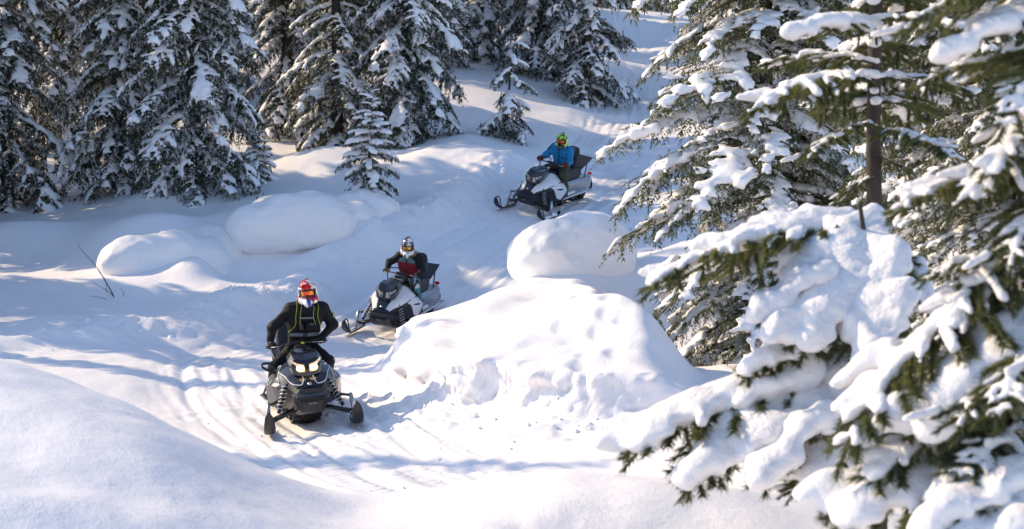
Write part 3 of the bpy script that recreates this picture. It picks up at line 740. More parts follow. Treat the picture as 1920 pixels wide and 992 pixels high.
M['lamp_on'] = _lens("headlight_lit", 3.6); M['lamp_rim'] = _lens("headlight_glow", .35); M['lamp_off'] = _lens("headlight_unlit", 0.0)
def _glass():
    m, nt, b = new_mat("smoked_windshield")
    b.inputs["Base Color"].default_value = (.02, .02, .022, 1); b.inputs["Roughness"].default_value = .08
    b.inputs["Transmission Weight"].default_value = .35; b.inputs["Coat Weight"].default_value = .6
    return m
M['smoke'] = _glass()

def part(name, V, F, mat, parent, smooth=False, bevel=0.0):
    o = mesh_obj(name, faces_mesh(name, V, F, smooth), M[mat] if isinstance(mat, str) else mat, parent)
    if bevel > 0:
        b = o.modifiers.new("bevel", 'BEVEL'); b.width = bevel; b.segments = 2; b.limit_method = 'ANGLE'; b.angle_limit = math.radians(25)
    return o
def box_vf(c, s, R=None):
    V = np.array([(x, y, z) for x in (-.5, .5) for y in (-.5, .5) for z in (-.5, .5)]) * np.array(s)
    if R is not None: V = V @ np.array(R).T
    return V + np.array(c), [(0, 1, 3, 2), (4, 6, 7, 5), (0, 4, 5, 1), (2, 3, 7, 6), (0, 2, 6, 4), (1, 5, 7, 3)]
def pbox(name, c, s, mat, parent, bevel=.012, R=None): V, F = box_vf(c, s, R); return part(name, V, F, mat, parent, False, bevel)
def ptube(name, pts, r, mat, parent, n=10): V, F = tube(pts, r, n); return part(name, V, F, mat, parent, True)
def loft(secs, close=False, cap=True):
    """secs: list of point rings (same count)"""
    n = len(secs[0]); V = [p for s in secs for p in s]; F = []
    for i in range(len(secs) - 1):
        for k in range(n if close else n - 1):
            a = i * n + k; b = i * n + (k + 1) % n; F.append((a, b, b + n, a + n))
    if cap and close: F.append(tuple(range(n))[::-1]); F.append(tuple((len(secs) - 1) * n + k for k in range(n)))
    return np.array(V), F
def rrect(w, h, r, n=4):
    out = []
    for cx, cy, a0 in ((w / 2 - r, h / 2 - r, 0), (-w / 2 + r, h / 2 - r, 90), (-w / 2 + r, -h / 2 + r, 180), (w / 2 - r, -h / 2 + r, 270)):
        for i in range(n + 1):
            a = math.radians(a0 + 90 * i / n); out.append((cx + r * math.cos(a), cy + r * math.sin(a)))
    return out
# cowl stations: y, then half profile (x, z) from the ridge down to the sill
COWL = [(-1.19, [(0, .575), (.08, .570), (.135, .555), (.175, .525), (.165, .46)]),
        (-1.08, [(0, .680), (.11, .665), (.185, .625), (.215, .550), (.20, .45)]),
        (-.92, [(0, .790), (.135, .770), (.25, .715), (.29, .600), (.26, .45)]),
        (-.70, [(0, .890), (.165, .865), (.305, .780), (.415, .620), (.37, .40)]),
        (-.45, [(0, .925), (.165, .900), (.320, .800), (.485, .600), (.44, .33)]),
        (-.18, [(0, .860), (.145, .840), (.270, .740), (.450, .570), (.43, .31)]),
        (.10, [(0, .760), (.130, .745), (.200, .660), (.330, .500), (.40, .30)])]
COWL = [(y, [(x * 1.06, z) for x, z in pr]) for y, pr in COWL]
def cowl_pt(u, v, sx, off=0.0):
    """u 0..6 along, v 0..4 down, sx side"""
    i = min(int(u), 5); f = u - i; j = min(int(v), 3); g = v - j
    def q(a, b): return np.array([COWL[a][1][b][0], COWL[a][0], COWL[a][1][b][1]])
    p = (q(i, j) * (1 - g) + q(i, j + 1) * g) * (1 - f) + (q(i + 1, j) * (1 - g) + q(i + 1, j + 1) * g) * f
    du = q(i + 1, j) - q(i, j); dv = q(i, j + 1) - q(i, j); n = np.cross(du, dv); n = n / (np.linalg.norm(n) + 1e-9)
    if n[2] < 0: n = -n
    p = p + n * off
    return np.array([p[0] * sx, p[1], p[2]])
def panel(name, poly, sx, mat, parent, off=.006, res=5):
    """a proud panel over the cowl: poly in (u,v)"""
    # fan grid between two edge polylines poly[0], poly[1]
    A, B = poly; n = max(len(A), len(B))
    def samp(P, t):
        x = t * (len(P) - 1); i = min(int(x), len(P) - 2); f = x - i
        return (P[i][0] * (1 - f) + P[i + 1][0] * f, P[i][1] * (1 - f) + P[i + 1][1] * f)
    N = (n - 1) * res + 1; K = 5
    top = []; F = []
    for layer, o_ in ((0, off), (1, -.012)):
        for i in range(N):
            a = samp(A, i / (N - 1)); b = samp(B, i / (N - 1))
            for k in range(K):
                f = k / (K - 1); top.append(cowl_pt(a[0] * (1 - f) + b[0] * f, a[1] * (1 - f) + b[1] * f, sx, o_))
    S = N * K
    for i in range(N - 1):
        for k in range(K - 1):
            a = i * K + k; F.append((a, a + 1, a + K + 1, a + K)); F.append((S + a, S + a + K, S + a + K + 1, S + a + 1))
    def rim(a, b): F.append((a, b, b + S, a + S))
    for i in range(N - 1): rim(i * K, (i + 1) * K); rim((i + 1) * K + K - 1, i * K + K - 1)
    for k in range(K - 1): rim(k + 1, k); rim((N - 1) * K + k, (N - 1) * K + k + 1)
    o = part(name, top, F, mat, parent, False)
    return o
def text_mesh(name, body, size, mat, parent, loc, rotm):
    cu = bpy.data.curves.new(name, 'FONT'); cu.body = body; cu.size = size; cu.align_x = 'CENTER'; cu.align_y = 'CENTER'; cu.extrude = .002
    o = bpy.data.objects.new(name, cu); COL.objects.link(o)
    dg = bpy.context.evaluated_depsgraph_get(); me = bpy.data.meshes.new_from_object(o.evaluated_get(dg))
    bpy.data.objects.remove(o); me.materials.clear()
    m = mesh_obj(name, me, M[mat], parent); m.location = loc; m.rotation_euler = rotm
    return m
def pipe_path(pts, step=.02): return catmull(pts, step)

def snowmobile(label, loc, yaw, pitch, roll, style, steer=0.0):
    t = empty("snowmobile", loc); t.rotation_euler = (Matrix.Rotation(yaw, 4, 'Z') @ Matrix.Rotation(pitch, 4, 'X') @ Matrix.Rotation(roll, 4, 'Y')).to_euler()
    tag(t, label, "snowmobile")
    dark = style == 'dark'
    body = 'gloss' if dark else 'white'
    # inner body under the panels
    secs = []
    for y, pr in COWL:
        h = [(x * .985, y, z - .006) for x, z in pr] + [(pr[-1][0] * .7, y, pr[-1][1] - .06)]
        secs.append([(-x, yy, z) for x, yy, z in h[::-1]] + h[1:])
    V, F = loft(secs, close=True); part("body_shell", V, F, 'black', t, False, .006)
    # cowl panels
    hood = part("hood", *loft([[(-cowl_pt(u, v, 1, .010)[0], *cowl_pt(u, v, 1, .010)[1:]) for v in (1.0, .7, .35)] + [tuple(cowl_pt(u, v, 1, .010)) for v in (0, .35, .7, 1.0)] for u in np.linspace(.1, 2.3, 9)]), 'gloss', t, True)
    for sx in (-1, 1):
        if dark:
            panel("hood_panel", ([(.35, .95), (1.2, .8), (2.3, 1.0), (3.4, 1.05), (4.6, .9)], [(.5, 2.2), (1.2, 2.1), (2.2, 2.0), (3.2, 2.0), (4.6, 2.0)]), sx, 'gloss', t)
            panel("side_panel", ([(1.7, 2.35), (2.6, 2.15), (3.6, 2.1), (4.6, 2.1), (5.5, 2.3)], [(2.2, 3.5), (2.8, 3.9), (3.6, 3.9), (4.6, 3.7), (5.5, 3.5)]), sx, 'grey', t)
            for pts in ([(.45, 1.0), (1.0, .55), (1.75, .55), (2.25, 1.0)], [(.45, 1.0), (.6, 1.55), (.95, 2.0), (1.5, 2.15), (2.1, 2.0), (3.2, 2.05)], [(3.0, 2.1), (2.5, 2.8), (2.4, 3.5), (2.75, 3.95), (3.4, 3.3), (4.2, 2.3)], [(3.0, 2.1), (3.8, 1.6), (4.4, 2.0), (4.9, 2.3)]):
                P = []
                for a, b in zip(pts[:-1], pts[1:]):
                    for k in range(8): P.append(cowl_pt(a[0] + (b[0] - a[0]) * k / 8, a[1] + (b[1] - a[1]) * k / 8, sx, .011))
                P.append(cowl_pt(*pts[-1], sx, .011))
                ptube("stripe", P, .0065, 'line', t, 6)
        else:
            panel("hood_panel", ([(.2, .8), (1.0, .6), (2.0, .95), (3.2, 1.0), (4.8, .6)], [(.15, 2.5), (.9, 2.5), (2.0, 2.75), (3.0, 2.5), (4.8, 2.25)]), sx, 'white', t)
            panel("side_panel", ([(2.75, 2.66), (3.6, 2.42), (4.3, 2.38), (5.4, 2.4)], [(3.2, 3.3), (3.6, 3.85), (4.2, 3.9), (5.1, 3.2)]), sx, 'white', t)
    # nose, grille and belly
    secs = []
    for y, w, z0, z1 in ((-1.26, .18, .36, .46), (-1.21, .235, .27, .50), (-1.05, .24, .22, .52), (-.80, .26, .20, .48), (-.45, .33, .22, .42)):
        secs.append([(-w, y, z1), (-w * 1.02, y, (z0 + z1) / 2 + .02), (-w * .62, y, z0), (w * .62, y, z0), (w * 1.02, y, (z0 + z1) / 2 + .02), (w, y, z1)])
    V, F = loft(secs, close=True); part("belly_pan", V, F, 'black', t, False, .01)
    pbox("grille", (0, -1.255, .425), (.34, .05, .065), 'rubber', t, .006)
    for k in range(3): pbox("grille_bar", (0, -1.285, .405 + k * .02), (.31, .012, .005), 'black', t, .002)
    V, F = loft([[(-.20, -1.26, .465), (.20, -1.26, .465), (.20, -1.23, .495), (-.20, -1.23, .495)], [(-.23, -1.18, .47), (.23, -1.18, .47), (.23, -1.17, .52), (-.23, -1.17, .52)]], close=True); part("front_bumper", V, F, 'grey' if dark else 'black', t, False, .006)
    text_mesh("lettering", "ski-doo", .034, 'strap', t, (0, -1.267, .380), (math.radians(90), 0, 0))
    a = np.linspace(0, 2 * math.pi, 17)[:-1]; c = cowl_pt(.35, 0, 1, .016)
    V = [(c[0] + .028 * math.cos(q), c[1] - .0 + .022 * math.sin(q), c[2] + .016 * math.sin(q)) for q in a]; V2 = [(x, y - .006, z + .008) for x, y, z in V]
    Vv, F = loft([V, V2], close=True); part("emblem", Vv, F, 'metal', t, True)
    # headlight pod and lamps
    secs = []
    for y, w, z0, z1 in ((-1.04, .14, .735, .83), (-.98, .205, .745, .945), (-.86, .228, .80, 1.015), (-.68, .22, .86, 1.04), (-.5, .17, .88, .99)):
        secs.append([(-w * .9, y, z0), (-w, y, (z0 + z1) / 2 + .02), (-w * .75, y, z1), (0, y, z1 - .02), (w * .75, y, z1), (w, y, (z0 + z1) / 2 + .02), (w * .9, y, z0), (0, y, z0 - .03)])
    V, F = loft(secs, close=True); part("headlight_pod", V, F, 'gloss', t, False, .008)
    for sx in (-1, 1):
        P = [(sx * .028, -1.065, .775), (sx * .125, -1.04, .782), (sx * .165, -1.01, .835), (sx * .205, -.955, .945), (sx * .12, -1.02, .895), (sx * .032, -1.04, .870)]
        Q = [(x * .98, y + .06, z) for x, y, z in P]
        V, F = loft([Q, P], close=True); h = part("headlight", V, F, 'lamp_rim' if dark else 'lamp_off', t, False, .005)
        if dark:
            c0 = np.array([sx * .092, -1.062, .828])
            ring = [c0 + np.array([.050 * math.cos(q), .012 * sx * math.cos(q) + .012 * math.sin(q), .040 * math.sin(q)]) for q in a]
            ring2 = [c0 + (p_ - c0) * .6 + np.array([0, -.014, 0]) for p_ in ring]; ring0 = [p_ + np.array([0, .06, 0]) for p_ in ring]
            V, F = loft([ring0, ring, ring2], close=True); part("bulb_lens", V, F, 'lamp_on', h, True)
        else:
            pbox("reflector", (sx * .085, -1.05, .825), (.05, .02, .035), 'metal', h, .006)
    # low windshield
    secs = []
    for f in np.linspace(0, 1, 5):
        y = -.82 + .20 * f; z = 1.005 + .075 * f; w = .19 * (1 - .25 * f)
        secs.append([(w * s, y + .05 * s * s, z - .04 * s * s) for s in np.linspace(-1, 1, 9)])
    V, F = loft(secs); o = part("windshield", V, F, 'smoke', t, True); so = o.modifiers.new("solid", 'SOLIDIFY'); so.thickness = .006
    # steering
    ptube("steering_post", [(0, -.42, .86), (0, -.30, 1.0), (0, -.27, 1.08)], [.035, .03, .03], 'metal', t)
    hb = pipe_path([(-.40, -.12, 1.085), (-.22, -.20, 1.095), (-.10, -.27, 1.10), (.10, -.27, 1.10), (.22, -.20, 1.095), (.40, -.12, 1.085)], .02)
    bar = ptube("handlebar", hb, .014, 'black', t)
    for sx in (-1, 1):
        ptube("grip", [(sx * .27, -.178, 1.091), (sx * .41, -.115, 1.084)], .019, 'rubber', bar)
        ptube("brake_lever", [(sx * .2, -.24, 1.09), (sx * .28, -.25, 1.085), (sx * .36, -.2, 1.08)], .006, 'metal', bar, 6)
    pbox("gauge", (.02, -.34, 1.05), (.16, .08, .05), 'black', t, .012)
    pbox("bar_pad", (0, -.27, 1.115), (.15, .05, .04), 'rubber', bar, .012)
    if dark:
        pbox("key_tag", (.06, -.31, 1.10), (.045, .03, .028), 'yellow', t, .005)
        # open side loop
        ring = catmull([(-.37, -.55, .76), (-.45, -.56, .80), (-.535, -.56, .865), (-.52, -.55, .905), (-.42, -.54, .89), (-.365, -.53, .80), (-.37, -.55, .76)], .015)
        ptube("side_loop", ring, .018, 'black', t, 8)
    else:
        lp = catmull([(-.22, -.32, .95), (-.26, -.25, 1.1), (-.24, -.2, 1.17), (-.05, -.2, 1.19), (.0, -.22, 1.12)], .02)
        ptube("grab_loop", lp, .012, 'black', t, 8)
    # skis, spindles, arms, shocks
    for sx in (-1, 1):
        cx = sx * .575
        path = [(-.52, .10), (-.58, .05), (-.75, .03), (-1.20, .03), (-1.36, .055), (-1.47, .12), (-1.545, .20), (-1.585, .29), (-1.60, .345)]
        wd = [.05, .09, .13, .14, .15, .155, .14, .10, .035]
        top = []
        for (y, z), w in zip(path, wd): top.append([(-w / 2, y, z + .015), (-w * .2, y, z), (w * .2, y, z), (w / 2, y, z + .015), (w * .2, y + .006, z + .018), (-w * .2, y + .006, z + .018)])
        V, F = loft(top, close=True)
        sk = part("ski", V, F, 'black', t, True); sk.location = (cx, -.98, 0); sk.rotation_euler = (0, 0, steer)
        sk.data.transform(Matrix.Translation((0, .98, 0)))
        lp = catmull([(0, -1.595 + .98, .34), (0, -1.50 + .98, .36), (0, -1.40 + .98, .29), (0, -1.33 + .98, .16), (0, -1.26 + .98, .06)], .02); ptube("ski_loop", lp, .013, 'black', sk, 8)
        ptube("ski_runner", [(0, -.35 + .4, .012), (0, -.35 - .15, .012)], .009, 'metal', sk, 6)
        ptube("ski_saddle", [(0, -.12, .06), (0, .12, .06)], .035, 'metal', sk, 8)
        V, Q = caps_mesh([((0, -.25, .06), (0, .25, .07), .035, .045), ((.02, .05, .1), (0, .12, .12), .04, .03)], .018, .012, noise=[(.014, 14, 3 + sx)])
        mesh_obj("caked_snow", np_mesh("caked_snow", V, Q), M['caked'], sk)
        sp = ptube("spindle", [(cx, -.97, .09), (cx * .985, -.96, .25), (cx * .95, -.95, .42)], [.028, .032, .026], 'metal', t)
        for (z0, z1, yy, xr) in ((.19, .285, -.80, .2), (.19, .285, -1.08, .2), (.385, .45, -.82, .26)):
            ptube("suspension_arm", [(cx * .97, -.96, z0), (sx * xr, yy, z1)], .017, 'black', t, 8)
        V = box_vf((0, 0, 0), (.32, .055, .035))[0]; ang = math.atan2(.10, .30) * sx
        pbox("lower_arm", (sx * .35, -1.0, .225), (.33, .05, .03), 'black', t, .006, R=[[math.cos(ang), 0, math.sin(ang)], [0, 1, 0], [-math.sin(ang), 0, math.cos(ang)]])
        A_ = np.array([sx * .43, -1.0, .27]); B_ = np.array([sx * .27, -.93, .66])
        sh = ptube("shock_absorber", [A_, A_ * .45 + B_ * .55, A_ * .44 + B_ * .56, B_], [.026, .026, .014, .014], 'black', t)
        dv = (B_ - A_); L_ = np.linalg.norm(dv); dv /= L_; s1 = np.cross(dv, [0, 1, 0]); s1 /= np.linalg.norm(s1); s2 = np.cross(dv, s1)
        H_ = [A_ + dv * L_ * (.12 + .74 * k / 90) + .045 * (math.cos(k * .44) * s1 + math.sin(k * .44) * s2) for k in range(91)]
        ptube("coil_spring", H_, .0075, 'metal', sh, 6)
    # tunnel, boards, seat
    V, F = loft([[(-.23, y, .30), (-.23, y, .50), (-.17, y, .56), (.17, y, .56), (.23, y, .50), (.23, y, .30), (.20, y, .30), (.20, y, .48), (-.20, y, .48), (-.20, y, .30)] for y in (-.15, .5, 1.2, 1.5)], close=True)
    part("tunnel", V, F, 'grey' if dark else 'metal', t, False, .004)
    for sx in (-1, 1):
        V, F = loft([[(sx * .22, y, .29), (sx * .43, y, .285), (sx * .445, y, .31), (sx * .43, y, .325), (sx * .22, y, .315)] for y in (-.25, .3, .9, 1.25)], close=True); part("running_board", V, F, 'black' if dark else 'metal', t, False, .003)
        ptube("rail", [(sx * .445, -.2, .315), (sx * .44, .9, .33), (sx * .25, 1.42, .52)], .016, 'grey' if dark else 'white', t, 8)
    secs = []
    for y, w, z0, z1 in ((-.28, .20, .62, .80), (-.15, .27, .56, .86), (.2, .31, .55, .83), (.6, .33, .55, .84), (.98, .34, .55, .86), (1.08, .30, .57, .82)):
        secs.append([(x, y, (z0 + z1) / 2 + z) for x, z in rrect(w, z1 - z0, .06)])
    V, F = loft(secs, close=True); part("seat", V, F, 'vinyl', t, True)
    # backrest, rack, lamp
    secs = []
    for z, w, y, dd in ((.84, .26, .72, .10), (.92, .33, .74, .13), (1.05, .37, .77, .13), (1.20, .35, .81, .12), (1.29, .27, .84, .10), (1.32, .16, .85, .07)):
        secs.append([(x, y + q, z) for x, q in rrect(w, dd, dd * .42)])
    V, F = loft(secs, close=True); part("backrest", V, F, 'vinyl', t, True)
    rk = None
    for sx in (-1, 1):
        ptube("backrest_strut", [(sx * .14, .95, .58), (sx * .15, .86, .85), (sx * .13, .85, 1.1)], .014, 'black', t, 8)
        ptube("rack_rail", catmull([(sx * .20, .95, .80), (sx * .21, 1.2, .90), (sx * .20, 1.45, 1.0)], .05), .016, 'black', t, 8)
        ptube("rack_leg", [(sx * .20, 1.18, .55), (sx * .21, 1.2, .90)], .014, 'black', t, 8)
    V, F = loft([[(-.2, .98, .80), (.2, .98, .80), (.2, .98, .815), (-.2, .98, .815)], [(-.21, 1.2, .89), (.21, 1.2, .89), (.21, 1.2, .905), (-.21, 1.2, .905)], [(-.2, 1.45, .99), (.2, 1.45, .99), (.2, 1.45, 1.005), (-.2, 1.45, 1.005)]], close=True); part("rack_plate", V, F, 'black', t)
    for sx in (-1, 1): pbox("tail_light", (sx * .17, 1.50, .60), (.09, .05, .06), 'red', t, .01)
    V, F = loft([[(-.22, 1.5, .50), (.22, 1.5, .50), (.22, 1.515, .50), (-.22, 1.515, .50)], [(-.23, 1.58, .32), (.23, 1.58, .32), (.23, 1.60, .32), (-.23, 1.60, .32)], [(-.22, 1.60, .16), (.22, 1.60, .16), (.22, 1.62, .16), (-.22, 1.62, .16)]], close=True); part("snow_flap", V, F, 'rubber', t)
    # drive track with lugs, wheels
    def belt(s):
        # stadium: bottom y -0.15..1.2 at z .03, rear drum r .155 at (1.22,.185), front ramps up to (-.62,.40)
        P = [(-.15, .03), (1.22, .03)] + [(1.22 + .155 * math.sin(q), .185 - .155 * math.cos(q)) for q in np.linspace(.3, math.pi - .1, 8)] + [(.8, .36), (-.4, .47), (-.70, .46), (-.80, .38), (-.76, .30), (-.55, .16)]
        return P
    P = catmull([(p_[0], p_[1]) for p_ in belt(0)] + [belt(0)[0]], .05); n = len(P)
    secs = [[(-.19, p_[0], p_[1]), (.19, p_[0], p_[1])] for p_ in P]
    V, F = loft(secs); o = part("track_belt", V, F, 'rubber', t, True); so = o.modifiers.new("solid", 'SOLIDIFY'); so.thickness = .014
    Vl = []; Fl = []
    for i in range(0, n - 1, 2):
        d = P[(i + 1) % (n - 1)] - P[i]; d = d / (np.linalg.norm(d) + 1e-9); nn = np.array([d[1], -d[0]])
        for xx in ((-.14, 0, .14) if (i // 2) % 2 else (-.07, .07)):
            c_ = P[i] + nn * .02
            v, f = box_vf((0, 0, 0), (.10, .022, .045)); Rm = np.array([[1, 0, 0], [0, d[0], nn[0]], [0, d[1], nn[1]]])
            v = v @ Rm.T + np.array([xx, c_[0], c_[1]]); o_ = len(Vl); Vl.extend(v); Fl.extend([tuple(q + o_ for q in ff) for ff in f])
    lg = part("track_lugs", Vl, Fl, 'rubber', o); lg["kind"] = "stuff"
    for (y, z, r_) in ((1.22, .185, .125), (.75, .115, .07), (.25, .11, .07), (-.1, .12, .07)):
        for sx in (-1, 1):
            w1 = [(sx * .205, y + r_ * math.cos(q), z + r_ * math.sin(q)) for q in a]; w0 = [(sx * .175, y_, z_) for _, y_, z_ in w1]; w2 = [(sx * .205, y + r_ * .62 * math.cos(q), z + r_ * .62 * math.sin(q)) for q in a]; w3 = [(sx * .19, y + r_ * .55 * math.cos(q), z + r_ * .55 * math.sin(q)) for q in a]
            V, F = loft([w0, w1, w2, w3], close=True); wh = part("wheel", V, F, 'rubber', t, False, .004)
            ptube("hub", [(sx * .18, y, z), (sx * .212, y, z)], r_ * .3, 'metal', wh, 10)
    for sx in (-1, 1): ptube("suspension_rail", [(sx * .12, -.5, .2), (sx * .12, -.2, .075), (sx * .12, 1.1, .07)], .02, 'grey', t, 8)
    # snow thrown onto the machine
    sp_ = [[((-.1, -.66, 1.0), (.06, -.64, 1.0), .03, .045)]] if not dark else []
    sp_ += [[((.34, .0, .34), (.33, .5, .34), .05, .04)], [((-.34, .0, .34), (-.33, .5, .34), .05, .04)], [((-.15, 1.52, .3), (.15, 1.55, .28), .05, .05)]]
    for c_ in sp_:
        V, Q = caps_mesh(c_, .022, .015, noise=[(.014, 9, 2), (.008, 25, 4)]); mesh_obj("clinging_snow", np_mesh("clinging_snow", V, Q), M['caked'], t)
    return t

# ---------------------------------------------------------------- riders
M['skin'] = simple("skin", (0.45, 0.27, 0.2), 0.5)
def fabric(name, col, rough=.75, fold=.5): return simple(name, col, rough, spec=.2, noise=.18, nscale=14, bump=fold, bscale=16)
M['jk_black'] = fabric("black_jacket", (0.009, 0.0095, 0.012), .7); M['tr_black'] = fabric("black_trousers", (0.008, 0.009, 0.011), .7)
M['jk_blue'] = fabric("blue_jacket", (0.012, 0.19, 0.42), .6); M['tr_olive'] = fabric("olive_trousers", (0.055, 0.062, 0.034))
M['vest_red'] = fabric("maroon_vest", (0.19, 0.017, 0.028)); M['yoke'] = fabric("teal_grey_yoke", (0.10, 0.155, 0.17)); M['glove'] = fabric("black_glove", (0.014, 0.014, 0.015), .6)
M['mitten'] = fabric("brown_mitten", (0.11, 0.035, 0.018)); M['boot'] = simple("boot", (0.02, 0.02, 0.021), .55, bump=.2)
M['webbing'] = simple("grey_strap", (0.13, 0.14, 0.155), .6); M['lime'] = simple("lime_piping", (0.36, 0.44, 0.04), .5); M['fur'] = simple("fur_trim", (0.50, 0.36, 0.18), .9, noise=.5, nscale=60)
M['dark_patch'] = fabric("dark_patch", (0.02, 0.03, 0.045))
def camo(name, cols, scale=5.0):
    m, nt, b = new_mat(name); tc = nt.nodes.new("ShaderNodeTexCoord"); v = nt.nodes.new("ShaderNodeTexVoronoi"); v.inputs["Scale"].default_value = scale
    mp = nt.nodes.new("ShaderNodeMapping"); mp.inputs["Rotation"].default_value = (.5, .4, .6); mp.inputs["Scale"].default_value = (1.6, 1, .8)
    nt.links.new(tc.outputs["Object"], mp.inputs[0]); nt.links.new(mp.outputs[0], v.inputs["Vector"])
    s = nt.nodes.new("ShaderNodeSeparateColor"); nt.links.new(v.outputs["Color"], s.inputs[0])
    r = nt.nodes.new("ShaderNodeValToRGB"); r.color_ramp.interpolation = 'CONSTANT'
    for i, c in enumerate(cols):
        e = r.color_ramp.elements[i] if i < 2 else r.color_ramp.elements.new(i / len(cols))
        e.position = i / len(cols); e.color = (*c, 1)
    nt.links.new(s.outputs[0], r.inputs[0]); nt.links.new(r.outputs[0], b.inputs["Base Color"])
    b.inputs["Roughness"].default_value = .25 if 'helmet' in name or 'peak' in name else .7
    b.inputs["Coat Weight"].default_value = .4 if 'helmet' in name or 'peak' in name else 0
    return m
M['h1'] = camo("red_white_helmet", [(.75, .74, .74), (.55, .02, .04), (.72, .72, .73), (.03, .03, .04), (.50, .02, .04)], 9)
M['h1c'] = camo("white_blue_helmet_chin", [(.78, .78, .78), (.78, .78, .78), (.03, .05, .28), (.74, .74, .75), (.55, .02, .03)], 11)
M['h1p'] = camo("red_peak", [(.45, .015, .04), (.52, .02, .045), (.75, .73, .73), (.48, .02, .05)], 12)
M['h2'] = camo("black_white_helmet", [(.72, .73, .75), (.03, .035, .05), (.07, .09, .14), (.6, .62, .66)], 9); M['h2c'] = camo("white_helmet_chin", [(.75, .75, .76), (.7, .7, .72), (.08, .09, .11), (.74, .74, .75)], 11)
M['h2p'] = camo("grey_peak", [(.05, .07, .11), (.10, .13, .19), (.6, .62, .65)], 10)
M['h3'] = camo("neon_helmet", [(.42, .75, .02), (.02, .025, .02), (.50, .80, .03), (.03, .06, .04)], 14); M['h3c'] = camo("neon_dark_helmet_chin", [(.02, .022, .02), (.52, .78, .03), (.02, .02, .02)], 6)
M['h3p'] = camo("neon_peak", [(.40, .72, .03), (.02, .03, .02), (.45, .78, .03)], 16)
def lens(name, c0, c1):
    m, nt, b = new_mat(name); tc = nt.nodes.new("ShaderNodeTexCoord"); n = nt.nodes.new("ShaderNodeTexNoise"); n.inputs["Scale"].default_value = 11
    mp = nt.nodes.new("ShaderNodeMapping"); mp.inputs["Scale"].default_value = (1, 1, .3); nt.links.new(tc.outputs["Object"], mp.inputs[0]); nt.links.new(mp.outputs[0], n.inputs["Vector"])
    r = nt.nodes.new("ShaderNodeValToRGB"); r.color_ramp.elements[0].position = .4; r.color_ramp.elements[1].position = .62
    r.color_ramp.elements[0].color = (*c0, 1); r.color_ramp.elements[1].color = (*c1, 1); nt.links.new(n.outputs["Fac"], r.inputs[0]); nt.links.new(r.outputs[0], b.inputs["Base Color"])
    b.inputs["Metallic"].default_value = .55; b.inputs["Roughness"].default_value = .15; b.inputs["Coat Weight"].default_value = .5
    return m
M['lens1'] = lens("orange_mirror_lens", (.75, .06, .01), (1.0, .45, .02)); M['lens2'] = lens("amber_lens", (.45, .20, .02), (.85, .48, .05)); M['lens3'] = lens("red_orange_lens", (.65, .03, .02), (.95, .35, .02))

def v3(*a): return np.array(a, float)
def helmet_fields():
    h = .0075; lo = v3(-.19, -.26, -.22); n = (52, 62, 54)
    ax = [lo[i] + np.arange(n[i]) * h for i in range(3)]; X, Y, Z = np.meshgrid(*ax, indexing='ij')
    def ell(c, r): return (np.sqrt(((X - c[0]) / r[0]) ** 2 + ((Y - c[1]) / r[1]) ** 2 + ((Z - c[2]) / r[2]) ** 2) - 1) * min(r)
    def cap(a, b, ra, rb):
        d = b - a; t = np.clip(((X - a[0]) * d[0] + (Y - a[1]) * d[1] + (Z - a[2]) * d[2]) / (d @ d), 0, 1)
        return np.sqrt((X - a[0] - t * d[0]) ** 2 + (Y - a[1] - t * d[1]) ** 2 + (Z - a[2] - t * d[2]) ** 2) - (ra + (rb - ra) * t)
    def smin(l, k=.018): return -k * np.log(sum(np.exp(-d / k) for d in l))
    dome = ell((0, .015, .035), (.128, .152, .138))
    jaw = smin([cap(v3(-.095, .03, -.05), v3(-.085, -.05, -.10), .045, .04), cap(v3(.095, .03, -.05), v3(.085, -.05, -.10), .045, .04), cap(v3(-.085, -.05, -.10), v3(0, -.165, -.135), .04, .034), cap(v3(.085, -.05, -.10), v3(0, -.165, -.135), .04, .034), cap(v3(0, -.165, -.135), v3(0, -.172, -.105), .034, .03)])
    crest = cap(v3(0, -.08, .155), v3(0, .12, .135), .03, .03)
    full = smin([dome, jaw, crest])
    port = np.maximum(np.maximum(np.abs(X) - .108, np.abs(Z + .003) - .047), Y + .02) - .008
    inner = ell((0, .01, .01), (.105, .125, .11))
    full = np.maximum(full, -port); full = np.maximum(full, -np.maximum(inner, Z - .2))
    shell = full.copy(); chin = full.copy()
    cutz = -.045
    shell = np.maximum(full, -(Z - cutz)); chin = np.maximum(full, Z - cutz)
    out = []
    for F in (shell, chin):
        F = F.copy(); F[0] = F[-1] = .1; F[:, 0] = F[:, -1] = .1; F[:, :, 0] = F[:, :, -1] = .1
        out.append(surface_nets(F, lo, h))
    return out
_HELM = None
